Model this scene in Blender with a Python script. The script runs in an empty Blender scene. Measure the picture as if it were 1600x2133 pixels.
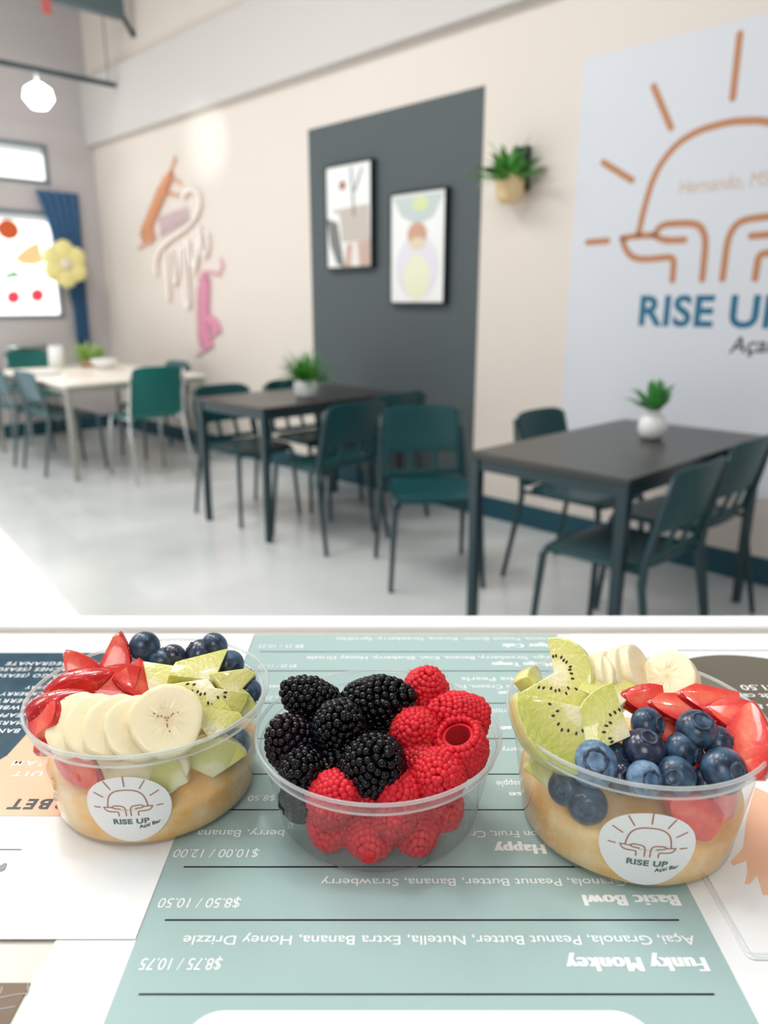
import bpy, bmesh, math, random
from math import sin, cos, pi, radians, sqrt, atan2
from mathutils import Vector, Matrix, Quaternion

C = bpy.context.scene.collection
SC = bpy.context.scene
random.seed(7)

# ------------------------------------------------------------------ camera
FPX, YH, CAMH = 1560.0, 630.0, 1.27          # focal length in px, horizon row, eye height
PITCH = math.atan2(1066.5 - YH, FPX)
cam_d = bpy.data.cameras.new('camera'); cam = bpy.data.objects.new('camera', cam_d); C.objects.link(cam)
cam_d.sensor_fit = 'VERTICAL'; cam_d.sensor_height = 36.0; cam_d.sensor_width = 27.0
cam_d.lens = FPX / 2133 * 36.0
cam_d.clip_start = .02; cam_d.clip_end = 200
cam.location = (0, 0, CAMH); cam.rotation_euler = (pi/2 - PITCH, 0, 0)
cam_d.dof.use_dof = True; cam_d.dof.focus_distance = .352; cam_d.dof.aperture_fstop = 7.6
SC.camera = cam
CF = Vector((0, cos(PITCH), -sin(PITCH))); CU = Vector((0, sin(PITCH), cos(PITCH))); CR = Vector((1, 0, 0))
CAM = Vector((0, 0, CAMH))
def ray(px, py): return CF + CR*((px-800)/FPX) - CU*((py-1066.5)/FPX)
def onz(px, py, z):
    r = ray(px, py); return CAM + r*((z-CAMH)/r.z)

# ------------------------------------------------------------------ view, world, lights
vs = SC.view_settings; vs.view_transform = 'Standard'; vs.look = 'None'; vs.gamma = 1; vs.use_curve_mapping = False
vs.exposure = 0.1
SC.cycles.transparent_max_bounces = 24
world = bpy.data.worlds.new('world'); SC.world = world; world.use_nodes = True
bg = world.node_tree.nodes['Background']; bg.inputs[0].default_value = (.97, .985, 1, 1); bg.inputs[1].default_value = 1.0

ANG = radians(44.343)                          # the room is turned against the counter
RV = Vector((cos(ANG), sin(ANG), 0)); RU = Vector((-sin(ANG), cos(ANG), 0))
def P(v, u, z): return RV*v + RU*u + Vector((0, 0, z))
def lamp_area(name, loc, size, energy, target=None, color=(1, 1, 1), size_y=None):
    d = bpy.data.lights.new(name, 'AREA'); d.energy = energy; d.size = size; d.color = color
    if size_y: d.shape = 'RECTANGLE'; d.size_y = size_y
    o = bpy.data.objects.new(name, d); C.objects.link(o); o.location = loc
    if target is not None:
        o.rotation_euler = (Vector(target)-Vector(loc)).to_track_quat('-Z', 'Y').to_euler()
    return o
sun_d = bpy.data.lights.new('sun', 'SUN'); sun_d.energy = 15; sun_d.angle = radians(.6); sun_d.color = (1, .96, .9)
sun = bpy.data.objects.new('sun', sun_d); C.objects.link(sun); sun.location = P(2, 14, 8)
SUN_EL = radians(28)
sun.rotation_euler = ((-RU - RV*.129).normalized()*cos(SUN_EL) - Vector((0, 0, sin(SUN_EL)))).to_track_quat('-Z', 'Y').to_euler()
# added overhead fill lights to brighten the room (all above the frame)
for k, (v, u, e) in enumerate([(.5, 1.6, 36), (.6, 3.8, 70), (.6, 6.2, 50), (-1.4, 3.0, 42)]):
    lamp_area('overhead_fill_light', P(v, u, 4.05), 1.2, e, P(v, u, 0), (1, .99, .97))
lamp_area('cup_front_fill_light', (-.3, -1.4, 2.35), .9, 13, (0, .4, 1.05), (1, .99, .97))  # added fill behind the camera, brightens the cup fronts
# small lamps above the counter
for x, y in [(-.7, .1), (0, .25), (.7, .1), (-.35, .8), (.4, .8)]:
    lamp_area('counter_lamp_light', (x, y, 2.75), .07, 1.7, (x*.3, .35, 1.0), (1, .98, .95))
sp = bpy.data.lights.new('wall_glare_light', 'SPOT'); sp.energy = 42; sp.spot_size = radians(24); sp.spot_blend = 1; sp.shadow_soft_size = .04  # added spot, not on the rail; imitates a lamp's glare on the wall
spo = bpy.data.objects.new('wall_glare_light', sp); C.objects.link(spo); spo.location = P(2.0, 5.0, 2.2)
spo.rotation_euler = (P(3.555, 5.65, 2.5)-P(2.0, 5.0, 2.2)).to_track_quat('-Z', 'Y').to_euler()

# ------------------------------------------------------------------ materials
def lin(c):
    return tuple(((x/255)/12.92 if x/255 <= .04045 else ((x/255+.055)/1.055)**2.4) for x in c)
MATS = {}
def mat(name, col, rough=.5, srgb=True, metal=0, spec=.5, coat=0, noise=None, bump=None, sss=0, trans=0, emit=None):
    """noise=(scale, amount) varies the colour a little; bump=(scale, strength, distance)"""
    if name in MATS: return MATS[name]
    m = bpy.data.materials.new(name); m.use_nodes = True; nt = m.node_tree; b = nt.nodes['Principled BSDF']
    c = lin(col) if srgb else col
    b.inputs['Base Color'].default_value = (*c, 1); b.inputs['Roughness'].default_value = rough
    b.inputs['Metallic'].default_value = metal; b.inputs['Specular IOR Level'].default_value = spec
    b.inputs['Coat Weight'].default_value = coat; b.inputs['Coat Roughness'].default_value = .08
    if sss:
        b.inputs['Subsurface Weight'].default_value = sss; b.inputs['Subsurface Radius'].default_value = (1, .5, .3)
        b.inputs['Subsurface Scale'].default_value = .003
    if emit:
        b.inputs['Emission Color'].default_value = (*lin(emit[0]), 1); b.inputs['Emission Strength'].default_value = emit[1]
    tc = nt.nodes.new('ShaderNodeTexCoord')
    if noise:
        n = nt.nodes.new('ShaderNodeTexNoise'); n.inputs['Scale'].default_value = noise[0]; n.inputs['Detail'].default_value = 4
        mx = nt.nodes.new('ShaderNodeMixRGB'); mx.blend_type = 'MIX'
        c2 = lin(noise[2]) if len(noise) > 2 else tuple(x*(1-noise[1]) for x in c)
        mx.inputs[1].default_value = (*c, 1); mx.inputs[2].default_value = (*c2, 1)
        rp = nt.nodes.new('ShaderNodeMapRange'); rp.inputs[1].default_value = .35; rp.inputs[2].default_value = .65
        nt.links.new(tc.outputs['Object'], n.inputs['Vector']); nt.links.new(n.outputs['Fac'], rp.inputs[0])
        nt.links.new(rp.outputs[0], mx.inputs[0]); nt.links.new(mx.outputs[0], b.inputs['Base Color'])
    if bump:
        n2 = nt.nodes.new('ShaderNodeTexNoise'); n2.inputs['Scale'].default_value = bump[0]; n2.inputs['Detail'].default_value = 3
        bp = nt.nodes.new('ShaderNodeBump'); bp.inputs['Strength'].default_value = bump[1]; bp.inputs['Distance'].default_value = bump[2]
        nt.links.new(tc.outputs['Object'], n2.inputs['Vector']); nt.links.new(n2.outputs['Fac'], bp.inputs['Height'])
        nt.links.new(bp.outputs[0], b.inputs['Normal'])
    MATS[name] = m; return m

def clear_plastic(name, haze, tint=(.97, .985, .985), rough=.03):
    """thin clear packaging: see-through, Fresnel gloss and a little milky scatter"""
    m = bpy.data.materials.new(name); m.use_nodes = True; nt = m.node_tree; nt.nodes.clear()
    N = nt.nodes.new; L = nt.links.new
    out = N('ShaderNodeOutputMaterial'); tr = N('ShaderNodeBsdfTransparent'); tr.inputs[0].default_value = (*tint, 1)
    gl = N('ShaderNodeBsdfGlossy'); gl.inputs['Roughness'].default_value = rough
    lw = N('ShaderNodeLayerWeight'); lw.inputs[0].default_value = .5; pw = N('ShaderNodeMath'); pw.operation = 'POWER'; pw.inputs[1].default_value = 4.5
    L(lw.outputs['Facing'], pw.inputs[0]); fr = N('ShaderNodeMath'); fr.operation = 'MULTIPLY_ADD'; fr.inputs[1].default_value = .75; fr.inputs[2].default_value = .04; L(pw.outputs[0], fr.inputs[0])
    m1 = N('ShaderNodeMixShader'); L(fr.outputs[0], m1.inputs[0]); L(tr.outputs[0], m1.inputs[1]); L(gl.outputs[0], m1.inputs[2])
    di = N('ShaderNodeBsdfDiffuse'); di.inputs[0].default_value = (.9, .93, .93, 1)
    tl = N('ShaderNodeBsdfTranslucent'); tl.inputs[0].default_value = (.9, .93, .93, 1)
    m2 = N('ShaderNodeMixShader'); m2.inputs[0].default_value = .5; L(di.outputs[0], m2.inputs[1]); L(tl.outputs[0], m2.inputs[2])
    m3 = N('ShaderNodeMixShader'); m3.inputs[0].default_value = haze
    L(m1.outputs[0], m3.inputs[1]); L(m2.outputs[0], m3.inputs[2]); L(m3.outputs[0], out.inputs[0])
    return m

def ramp_mat(name, stops, scale, rough, axis='radial', coat=0, bump=None, streak=0, sss=0, vary=.25):
    """colour by distance from the piece's own core line (fruit flesh), with optional radial streaks"""
    m = bpy.data.materials.new(name); m.use_nodes = True; nt = m.node_tree; b = nt.nodes['Principled BSDF']
    N = nt.nodes.new; L = nt.links.new
    tc = N('ShaderNodeTexCoord'); mp = N('ShaderNodeMapping'); mp.inputs['Scale'].default_value = (1, 1, 0)
    L(tc.outputs['Object'], mp.inputs[0])
    ln = N('ShaderNodeVectorMath'); ln.operation = 'LENGTH'; L(mp.outputs[0], ln.inputs[0])
    no = N('ShaderNodeTexNoise'); no.inputs['Scale'].default_value = 220; L(tc.outputs['Object'], no.inputs['Vector'])
    ad = N('ShaderNodeMath'); ad.operation = 'MULTIPLY_ADD'; ad.inputs[1].default_value = scale
    nm = N('ShaderNodeMath'); nm.operation = 'MULTIPLY_ADD'; nm.inputs[1].default_value = vary; nm.inputs[2].default_value = -vary/2
    L(no.outputs['Fac'], nm.inputs[0]); L(ln.outputs['Value'], ad.inputs[0]); L(nm.outputs[0], ad.inputs[2])
    rp = N('ShaderNodeValToRGB'); e = rp.color_ramp.elements
    while len(e) < len(stops): e.new(.5)
    for k, (p, c) in enumerate(stops): e[k].position = p; e[k].color = (*lin(c), 1)
    L(ad.outputs[0], rp.inputs[0]); src = rp.outputs[0]
    if streak:
        gr = N('ShaderNodeTexGradient'); gr.gradient_type = 'RADIAL'; L(mp.outputs[0], gr.inputs[0])
        s = N('ShaderNodeMath'); s.operation = 'MULTIPLY'; s.inputs[1].default_value = streak*2*pi; L(gr.outputs['Fac'], s.inputs[0])
        sn = N('ShaderNodeMath'); sn.operation = 'SINE'; L(s.outputs[0], sn.inputs[0])
        mr = N('ShaderNodeMapRange'); mr.inputs[1].default_value = .2; mr.inputs[2].default_value = 1; mr.inputs[4].default_value = .13
        L(sn.outputs[0], mr.inputs[0])
        mx = N('ShaderNodeMixRGB'); mx.inputs[2].default_value = (*lin((232, 232, 170)), 1); L(mr.outputs[0], mx.inputs[0]); L(src, mx.inputs[1]); src = mx.outputs[0]
    L(src, b.inputs['Base Color']); b.inputs['Roughness'].default_value = rough
    b.inputs['Coat Weight'].default_value = coat; b.inputs['Coat Roughness'].default_value = .06
    if sss:
        b.inputs['Subsurface Weight'].default_value = sss; b.inputs['Subsurface Radius'].default_value = (1, .8, .4); b.inputs['Subsurface Scale'].default_value = .004
    if bump:
        n2 = N('ShaderNodeTexNoise'); n2.inputs['Scale'].default_value = bump[0]; n2.inputs['Detail'].default_value = 3
        bp = N('ShaderNodeBump'); bp.inputs['Strength'].default_value = bump[1]; bp.inputs['Distance'].default_value = bump[2]
        L(tc.outputs['Object'], n2.inputs['Vector']); L(n2.outputs['Fac'], bp.inputs['Height']); L(bp.outputs[0], b.inputs['Normal'])
    return m

# ------------------------------------------------------------------ mesh helpers
_t = bmesh.new(); bmesh.ops.create_icosphere(_t, subdivisions=2, radius=1); _t.verts.ensure_lookup_table()
ICO2 = ([v.co.copy() for v in _t.verts], [[v.index for v in f.verts] for f in _t.faces]); _t.free()
_t = bmesh.new(); bmesh.ops.create_icosphere(_t, subdivisions=1, radius=1); _t.verts.ensure_lookup_table()
ICO1 = ([v.co.copy() for v in _t.verts], [[v.index for v in f.verts] for f in _t.faces]); _t.free()

class MB:
    def __init__(s): s.v = []; s.f = []; s.m = []
    def add(s, verts, faces, m=0):
        o = len(s.v); s.v += [Vector(p) for p in verts]
        for f in faces: s.f.append([i+o for i in f]); s.m.append(m)
    def box(s, x0, x1, y0, y1, z0, z1, m=0):
        v = [(x, y, z) for z in (z0, z1) for y in (y0, y1) for x in (x0, x1)]
        s.add(v, [(0, 2, 3, 1), (4, 5, 7, 6), (0, 1, 5, 4), (2, 6, 7, 3), (0, 4, 6, 2), (1, 3, 7, 5)], m)
    def tube(s, pts, r, n=8, m=0, caps=True):
        pts = [Vector(p) for p in pts]; rs = r if isinstance(r, (list, tuple)) else [r]*len(pts)
        rings = []; up = None
        for i, p in enumerate(pts):
            t = (pts[min(i+1, len(pts)-1)]-pts[max(i-1, 0)]).normalized()
            if up is None: up = Vector((0, 0, 1)) if abs(t.z) < .9 else Vector((1, 0, 0))
            a = t.cross(up).normalized(); b = a.cross(t); up = b
            rings.append([p+a*(rs[i]*cos(2*pi*k/n))+b*(rs[i]*sin(2*pi*k/n)) for k in range(n)])
        v = [q for rg in rings for q in rg]; f = []
        for i in range(len(pts)-1):
            for k in range(n): f.append((i*n+k, i*n+(k+1) % n, (i+1)*n+(k+1) % n, (i+1)*n+k))
        if caps: f += [tuple(range(n))[::-1], tuple(range((len(pts)-1)*n, len(pts)*n))]
        s.add(v, f, m)
    def bar(s, a, b, w, d, m=0, w2=None):
        a = Vector(a); b = Vector(b); w2 = w2 or w
        v = [(p.x+sx*ww/2, p.y+sy*ww/2*d/w, p.z) for p, ww in ((a, w), (b, w2)) for sx, sy in ((-1, -1), (1, -1), (1, 1), (-1, 1))]
        s.add(v, [(3, 2, 1, 0), (4, 5, 6, 7), (0, 1, 5, 4), (1, 2, 6, 5), (2, 3, 7, 6), (3, 0, 4, 7)], m)
    def lathe(s, prof, n=48, c=(0, 0, 0), m=0, closed=False, jit=None):
        v = []; c = Vector(c); k = len(prof)
        for i in range(n):
            a = 2*pi*i/n
            for (r, z) in prof: v.append(c+Vector((r*cos(a), r*sin(a), z)))
        f = []
        for i in range(n):
            j = (i+1) % n
            for q in range(k if closed else k-1):
                q2 = (q+1) % k; f.append((i*k+q, j*k+q, j*k+q2, i*k+q2))
        s.add(v, f, m)
    def ico(s, c, rad, rot=None, m=0, lo=False):
        V, F = ICO1 if lo else ICO2; c = Vector(c)
        if not isinstance(rad, (tuple, list)): rad = (rad,)*3
        vs = [Vector((p.x*rad[0], p.y*rad[1], p.z*rad[2])) for p in V]
        if rot is not None: vs = [rot @ p for p in vs]
        s.add([p+c for p in vs], F, m)
    def ribbon(s, pts, w, z=0, m=0, fn=None, n_cap=6):
        """flat stroke with round ends in the xy plane"""
        pts = [Vector((p[0], p[1])) for p in pts]; L = []; R = []
        for i, p in enumerate(pts):
            d = (pts[min(i+1, len(pts)-1)]-pts[max(i-1, 0)]).normalized(); nn = Vector((-d.y, d.x))
            L.append(p+nn*w/2); R.append(p-nn*w/2)
        d0 = (pts[0]-pts[1]).normalized(); d1 = (pts[-1]-pts[-2]).normalized()
        def cap(p, d):
            nn = Vector((-d.y, d.x)); return [p+nn*(w/2*cos(pi*k/n_cap))+d*(w/2*sin(pi*k/n_cap)) for k in range(n_cap+1)]
        v = [(q.x, q.y, z) for pr in zip(L, R) for q in pr]; f = [(2*i, 2*i+1, 2*i+3, 2*i+2) for i in range(len(pts)-1)]
        s.add(v, f, m)
        for p, d in ((pts[0], d0), (pts[-1], d1)):
            c = cap(p, d); s.add([(q.x, q.y, z) for q in c], [tuple(range(len(c)))[::-1]], m)
    def poly(s, pts, z=0, m=0): s.add([(p[0], p[1], z) for p in pts], [tuple(range(len(pts)))], m)
    def map(s, fn, start=0):
        for i in range(start, len(s.v)): s.v[i] = Vector(fn(s.v[i]))
    def build(s, name, mats, parent=None, loc=(0, 0, 0), rotz=0, smooth=True, bevel=0, mtx=None, seg=2):
        me = bpy.data.meshes.new(name); me.from_pydata([tuple(v) for v in s.v], [], s.f)
        if not isinstance(mats, (list, tuple)): mats = [mats]
        for m_ in mats: me.materials.append(m_)
        me.polygons.foreach_set('material_index', s.m)
        me.polygons.foreach_set('use_smooth', [bool(smooth)]*len(s.f))
        me.update(); return link(name, me, parent, loc, rotz, bevel, mtx, seg)
def link(name, me, parent=None, loc=(0, 0, 0), rotz=0, bevel=0, mtx=None, seg=2):
    o = bpy.data.objects.new(name, me); C.objects.link(o)
    if parent: o.parent = parent
    if mtx is not None: o.matrix_world = mtx
    else: o.location = loc; o.rotation_euler = (0, 0, rotz)
    if bevel:
        b = o.modifiers.new('bevel', 'BEVEL'); b.width = bevel; b.segments = seg; b.limit_method = 'ANGLE'; b.angle_limit = radians(40)
        try: me.shade_auto_smooth = True
        except Exception: pass
        o.modifiers['bevel'].harden_normals = False
    return o
def tag(o, label=None, cat=None, group=None, kind=None):
    if label: o['label'] = label
    if cat: o['category'] = cat
    if group: o['group'] = group
    if kind: o['kind'] = kind
    return o
def thing(name, label, cat, loc=(0, 0, 0), rotz=0, group=None):
    o = bpy.data.objects.new(name, None); C.objects.link(o); o.location = loc; o.rotation_euler = (0, 0, rotz)
    o.empty_display_size = .05
    return tag(o, label, cat, group)
def copy_tree(o, loc, rotz, label, cat=None, group=None):
    r = o.copy(); C.objects.link(r); r.location = loc; r.rotation_euler = (0, 0, rotz); tag(r, label, cat, group)
    for ch in o.children:
        c = ch.copy(); C.objects.link(c); c.parent = r
        for g in ch.children:
            d = g.copy(); C.objects.link(d); d.parent = c
    return r
def struct(name, mb, m, bevel=0, label=None, cat=None, parent=None, rotz=ANG, smooth=False):
    o = mb.build(name, m, parent, rotz=rotz, smooth=smooth, bevel=bevel)
    if not parent: tag(o, label or name.replace('_', ' '), cat or name.split('_')[0], kind='structure')
    return o

def text_mesh(body, bold=0, xbold=0, shear=0, spacing=1.0):
    """outline of a line of lettering as (verts, faces), starting at x=0 on the baseline, cap height 1"""
    cu = bpy.data.curves.new('t', 'FONT'); cu.body = body; cu.size = 1; cu.shear = shear; cu.offset = bold; cu.space_character = spacing
    cu.resolution_u = 5; cu.fill_mode = 'FRONT'
    o = bpy.data.objects.new('t', cu); C.objects.link(o)
    dg = bpy.context.evaluated_depsgraph_get(); me = bpy.data.meshes.new_from_object(o.evaluated_get(dg))
    V = [v.co.copy() for v in me.vertices]; F = [list(p.vertices) for p in me.polygons]
    bpy.data.objects.remove(o); bpy.data.curves.remove(cu); bpy.data.meshes.remove(me)
    if xbold:
        n = len(V); V2 = []; F2 = []
        for k, dx in enumerate((-xbold, 0, xbold)):
            V2 += [v+Vector((dx, 0, k*.0004)) for v in V]; F2 += [[i+n*k for i in f] for f in F]
        V, F = V2, F2
    x0 = min(v.x for v in V)
    cap = .73
    return [Vector(((v.x-x0)/cap, v.y/cap, v.z)) for v in V], F
def width(V): return max(v.x for v in V)

# ------------------------------------------------------------------ room shell
M_wall = mat('wall_paint', (226, 216, 207), .42, spec=.4, bump=(60, .05, .002))
M_far = mat('far_wall_paint', (196, 190, 190), .6)
M_white = mat('white_paint', (240, 238, 236), .5)
M_ceil = mat('ceiling_paint', (205, 207, 207), .8)
M_floor = mat('polished_concrete', (214, 216, 216), .22, noise=(1.4, 0, (196, 200, 199)), spec=.5, bump=(3, .02, .01))
M_teal_trim = mat('teal_rubber', (16, 72, 88), .5)
M_panel = mat('charcoal_paint', (84, 92, 95), .5, spec=.35)
M_frame = mat('black_frame', (14, 30, 38), .35)
M_grey_frame = mat('grey_window_frame', (120, 130, 140), .4)
M_steel = mat('painted_steel', (96, 112, 118), .5)
M_dsteel = mat('dark_steel', (40, 62, 66), .5)
WV, WU, CZ = 3.555, 7.7, 4.3

b = MB(); b.box(-6, WV+.2, -4, WU+.2, -.2, 0); struct('floor', b, M_floor, label='pale polished concrete floor', cat='floor')
b = MB(); b.box(WV, WV+.2, -4, WU+.2, 0, CZ); struct('wall_right', b, M_wall, label='long beige painted wall', cat='wall')
# far wall with two windows and a glazed door opening (further left, out of frame)
b = MB()
H = [(-6, -1.7), (1.80, 2.0)]                    # solid full-height spans
for v0, v1 in H: b.box(v0, v1, WU, WU+.2, 0, CZ)
b.box(-1.7, 1.80, WU, WU+.2, 2.85, CZ)
b.box(2.0, 3.1, WU, WU+.2, 0, 1.12); b.box(2.0, 3.1, WU, WU+.2, 2.1, 2.34); b.box(2.0, 3.1, WU, WU+.2, 2.69, CZ)
b.box(3.1, WV, WU, WU+.2, 0, CZ)
struct('wall_far', b, M_far, label='grey far wall with windows', cat='wall')
b = MB(); b.box(-6, WV+.2, -4, WU+.2, CZ, CZ+.15); struct('ceiling', b, M_ceil, label='pale grey ceiling', cat='ceiling')
b = MB(); b.box(-4.5, 4.5, -2.4, -2.2, 0, CZ); struct('wall_back', b, mat('kitchen_wall', (150, 150, 148), .6), label='grey kitchen wall behind the counter', cat='wall', rotz=0)
b = MB(); b.box(WV-.075, WV, -4, WU, 2.725, 3.28); struct('trim_1', b, mat('bulkhead_paint', (208, 203, 200), .5), bevel=.004, label='white bulkhead running along the top of the beige wall', cat='trim')
b = MB(); b.box(WV-.012, WV, -4, WU, 0, .13); struct('baseboard_right', b, M_teal_trim, bevel=.002, label='dark teal baseboard', cat='baseboard')
b = MB(); b.box(1.5, WV-.012, WU-.012, WU, 0, .13); struct('baseboard_far', b, M_teal_trim, bevel=.002, label='teal baseboard under the window', cat='baseboard')
M_pane = clear_plastic('window_glass', .8, (1, 1, 1), .05)
def window(name, v0, v1, z0, z1, lab):
    w = bpy.data.objects.new(name, None); C.objects.link(w); w.rotation_euler = (0, 0, ANG); tag(w, lab, 'window', kind='structure')
    b = MB(); t = .035
    for (a0, a1, c0, c1) in ((v0, v1, z0, z0+t), (v0, v1, z1-t, z1), (v0, v0+t, z0+t, z1-t), (v1-t, v1, z0+t, z1-t)): b.box(a0, a1, WU-.015, WU+.05, c0, c1)
    b.build('window_frame', M_grey_frame, w, smooth=False, bevel=.004)
    b = MB(); b.box(v0+t, v1-t, WU+.02, WU+.026, z0+t, z1-t); b.build('pane', M_pane, w, smooth=False)
    return w
window('window_1', 2.0, 3.1, 2.34, 2.69, 'small high window with a grey frame at the upper left')
win2 = window('window_2', 2.0, 3.1, 1.12, 2.1, 'bright lower window painted with fruit')
b = MB()
for v0, v1 in ((-1.7, -1.62), (-.15, -.05), (1.72, 1.80)): b.box(v0, v1, WU, WU+.08, 0, 2.85)
b.box(-1.62, 1.72, WU, WU+.08, 2.77, 2.85); struct('door_1', b, M_grey_frame, label='grey frame of the glazed entrance', cat='door')

# painted fruit on the lower window (its decals)
def far(px, py, u=WU):                          # point of the photo on the far wall, as (v, z)
    r = ray(px, py); t = (u - CAM.dot(RU))/r.dot(RU); q = CAM+r*t; return q.dot(RV), q.z
def wall(px, py, v=WV):                         # point of the photo on the beige wall, as (u, z)
    r = ray(px, py); t = (v - CAM.dot(RV))/r.dot(RV); q = CAM+r*t; return q.dot(RU), q.z
def decal(name, pts, m, u=WU+.012):
    v = [far(*p) for p in pts]; b = MB()
    n = len(v); b.add([(a, u, z) for a, z in v]+[(a, u+.004, z) for a, z in v], [tuple(range(n)), tuple(range(n, 2*n))[::-1]]+[(i, n+i, n+(i+1) % n, (i+1) % n) for i in range(n)])
    return b.build(name, m, win2, smooth=False)
def blob(cx, cy, rx, ry, n=20, rot=0):
    return [(cx+rx*cos(2*pi*k/n)*cos(rot)-ry*sin(2*pi*k/n)*sin(rot), cy+rx*cos(2*pi*k/n)*sin(rot)+ry*sin(2*pi*k/n)*cos(rot)) for k in range(n)]
M_dred = mat('decal_orange_red', (196, 84, 40), .6, emit=((196, 84, 40), .25)); M_cherry = mat('decal_cherry_red', (228, 70, 92), .6, emit=((228, 70, 92), .3))
M_leafd = mat('decal_leaf_green', (40, 150, 70), .6, emit=((40, 150, 70), .25)); M_slice = mat('decal_orange_slice', (245, 190, 140), .6, emit=((245, 190, 140), .4))
decal('painted_strawberry', blob(18, 478, 24, 20, rot=.5), M_dred); decal('painted_orange_slice', [(30, 538), (55, 515), (80, 502), (92, 545), (70, 553), (45, 550)], M_slice)
decal('painted_leaf', [(8, 578), (20, 568), (34, 564), (45, 582), (28, 576), (14, 582)], M_leafd)
decal('painted_cherry', blob(29, 619, 14, 14), M_cherry); decal('painted_cherry', blob(79, 615, 14, 14), M_cherry)
decal('painted_smile', [(52, 640), (58, 632), (63, 640)], M_leafd)

# dark blue drape at the right of the window, narrow towards the floor
b = MB(); nz = 16; nx = 28; U0 = WU-.06
for j in range(nz+1):
    z = 2.28-(2.28-.85)*j/nz
    l, r_ = 2.93+.24*min(1, j/nz*1.35)**.8, 3.335-.03*j/nz
    for i in range(nx+1):
        t = i/nx; b.v.append(Vector((l+(r_-l)*t, U0-.022*sin(t*2*pi*5), z)))
for j in range(nz):
    for i in range(nx): b.f.append([j*(nx+1)+i, j*(nx+1)+i+1, (j+1)*(nx+1)+i+1, (j+1)*(nx+1)+i]); b.m.append(0)
o = b.build('curtain', mat('navy_drape', (58, 98, 138), .8), rotz=ANG); s = o.modifiers.new('thick', 'SOLIDIFY'); s.thickness = .004
tag(o, 'dark blue drape hanging beside the fruit-painted window', 'curtain')
# big yellow flower ornament
fv, fz = far(136, 550, 7.45); t = thing('flower_ornament', 'large pale yellow six-petal flower ornament in front of the blue drape', 'ornament', P(fv, 7.45, fz), ANG)
M_pet = mat('petal_yellow', (243, 232, 158), .7)
for k in range(6):
    a = pi/6+k*pi/3; b = MB(); b.ico((.125*cos(a), 0, .125*sin(a)), (.098, .022, .098)); b.build('petal', M_pet, t)
b = MB(); b.ico((0, -.022, 0), (.055, .025, .055)); b.build('flower_centre', mat('petal_centre', (235, 222, 205), .7), t)
b = MB(); b.tube([(0, .01, 0), (0, WU-7.45-.02, .0)], .006); b.build('peg', M_steel, t)

# steel overhead: beam, brace, track rail with lamp
b = MB()
q0 = wall(252, 36, 3.45); ub = 6.75
r = ray(255, 40); t_ = (3.46-CAM.dot(RV))/r.dot(RV); q = CAM+r*t_; ub, zb = q.dot(RU), q.z
t = thing('ceiling_beam', 'grey steel beam with a diagonal brace high at the upper left', 'beam', P(0, ub, zb), ANG)
b.box(-6, 3.46, -.05, .05, .0, .20); b.build('girder', M_steel, t, smooth=False, bevel=.004)
b = MB(); b.tube([(3.44, 0, .06), (3.545, -.02, -.12)], .022); b.build('brace', M_dsteel, t)
b = MB(); b.tube([(3.42, 0, .1), (3.2, 0, CZ-zb)], .02); b.build('strut', M_steel, t)
sv = (CAM+ray(97, 14)*((ub-.06-CAM.dot(RU))/ray(97, 14).dot(RU)))
o = MB(); o.box(-.035, .035, -.012, .0, -.05, .16); o = o.build('hanging_tag', mat('red_tag', (214, 110, 106), .6), loc=P(sv.dot(RV), ub-.05, sv.z), rotz=ANG, smooth=False)
tag(o, 'small red tag fixed on the grey steel beam', 'tag')
r = ray(240, 178); t_ = (3.46-CAM.dot(RV))/r.dot(RV); q = CAM+r*t_; ur, zr = q.dot(RU), q.z
t = thing('track_rail', 'thin dark track rail below the steel beam at the upper left', 'rail', P(0, ur, zr), ANG)
b = MB(); b.box(-6, 3.46, -.017, .017, -.017, .017); b.build('rail', M_dsteel, t, smooth=False)
b = MB(); b.tube([(3.40, 0, .0), (3.40, 0, CZ-zr)], .005); b.tube([(1.5, 0, 0), (1.5, 0, CZ-zr)], .005); b.build('hanger', M_steel, t)
r = ray(80, 200); t_ = (ur-CAM.dot(RU))/r.dot(RU); q = CAM+r*t_
t = thing('spot_lamp', 'glowing white spot lamp hanging from the track rail', 'lamp', P(q.dot(RV), ur, q.z), ANG)
b = MB(); b.lathe([(.0, -.10), (.06, -.09), (.115, -.02), (.10, .05), (.04, .09), (0, .095)], 24); b.build('lamp_shade', mat('lit_lamp', (255, 255, 252), .4, emit=((255, 255, 252), 7)), t)
b = MB(); b.tube([(0, 0, .09), (0, 0, zr-q.z-.019)], .014); b.build('stem', M_white, t)

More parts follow.
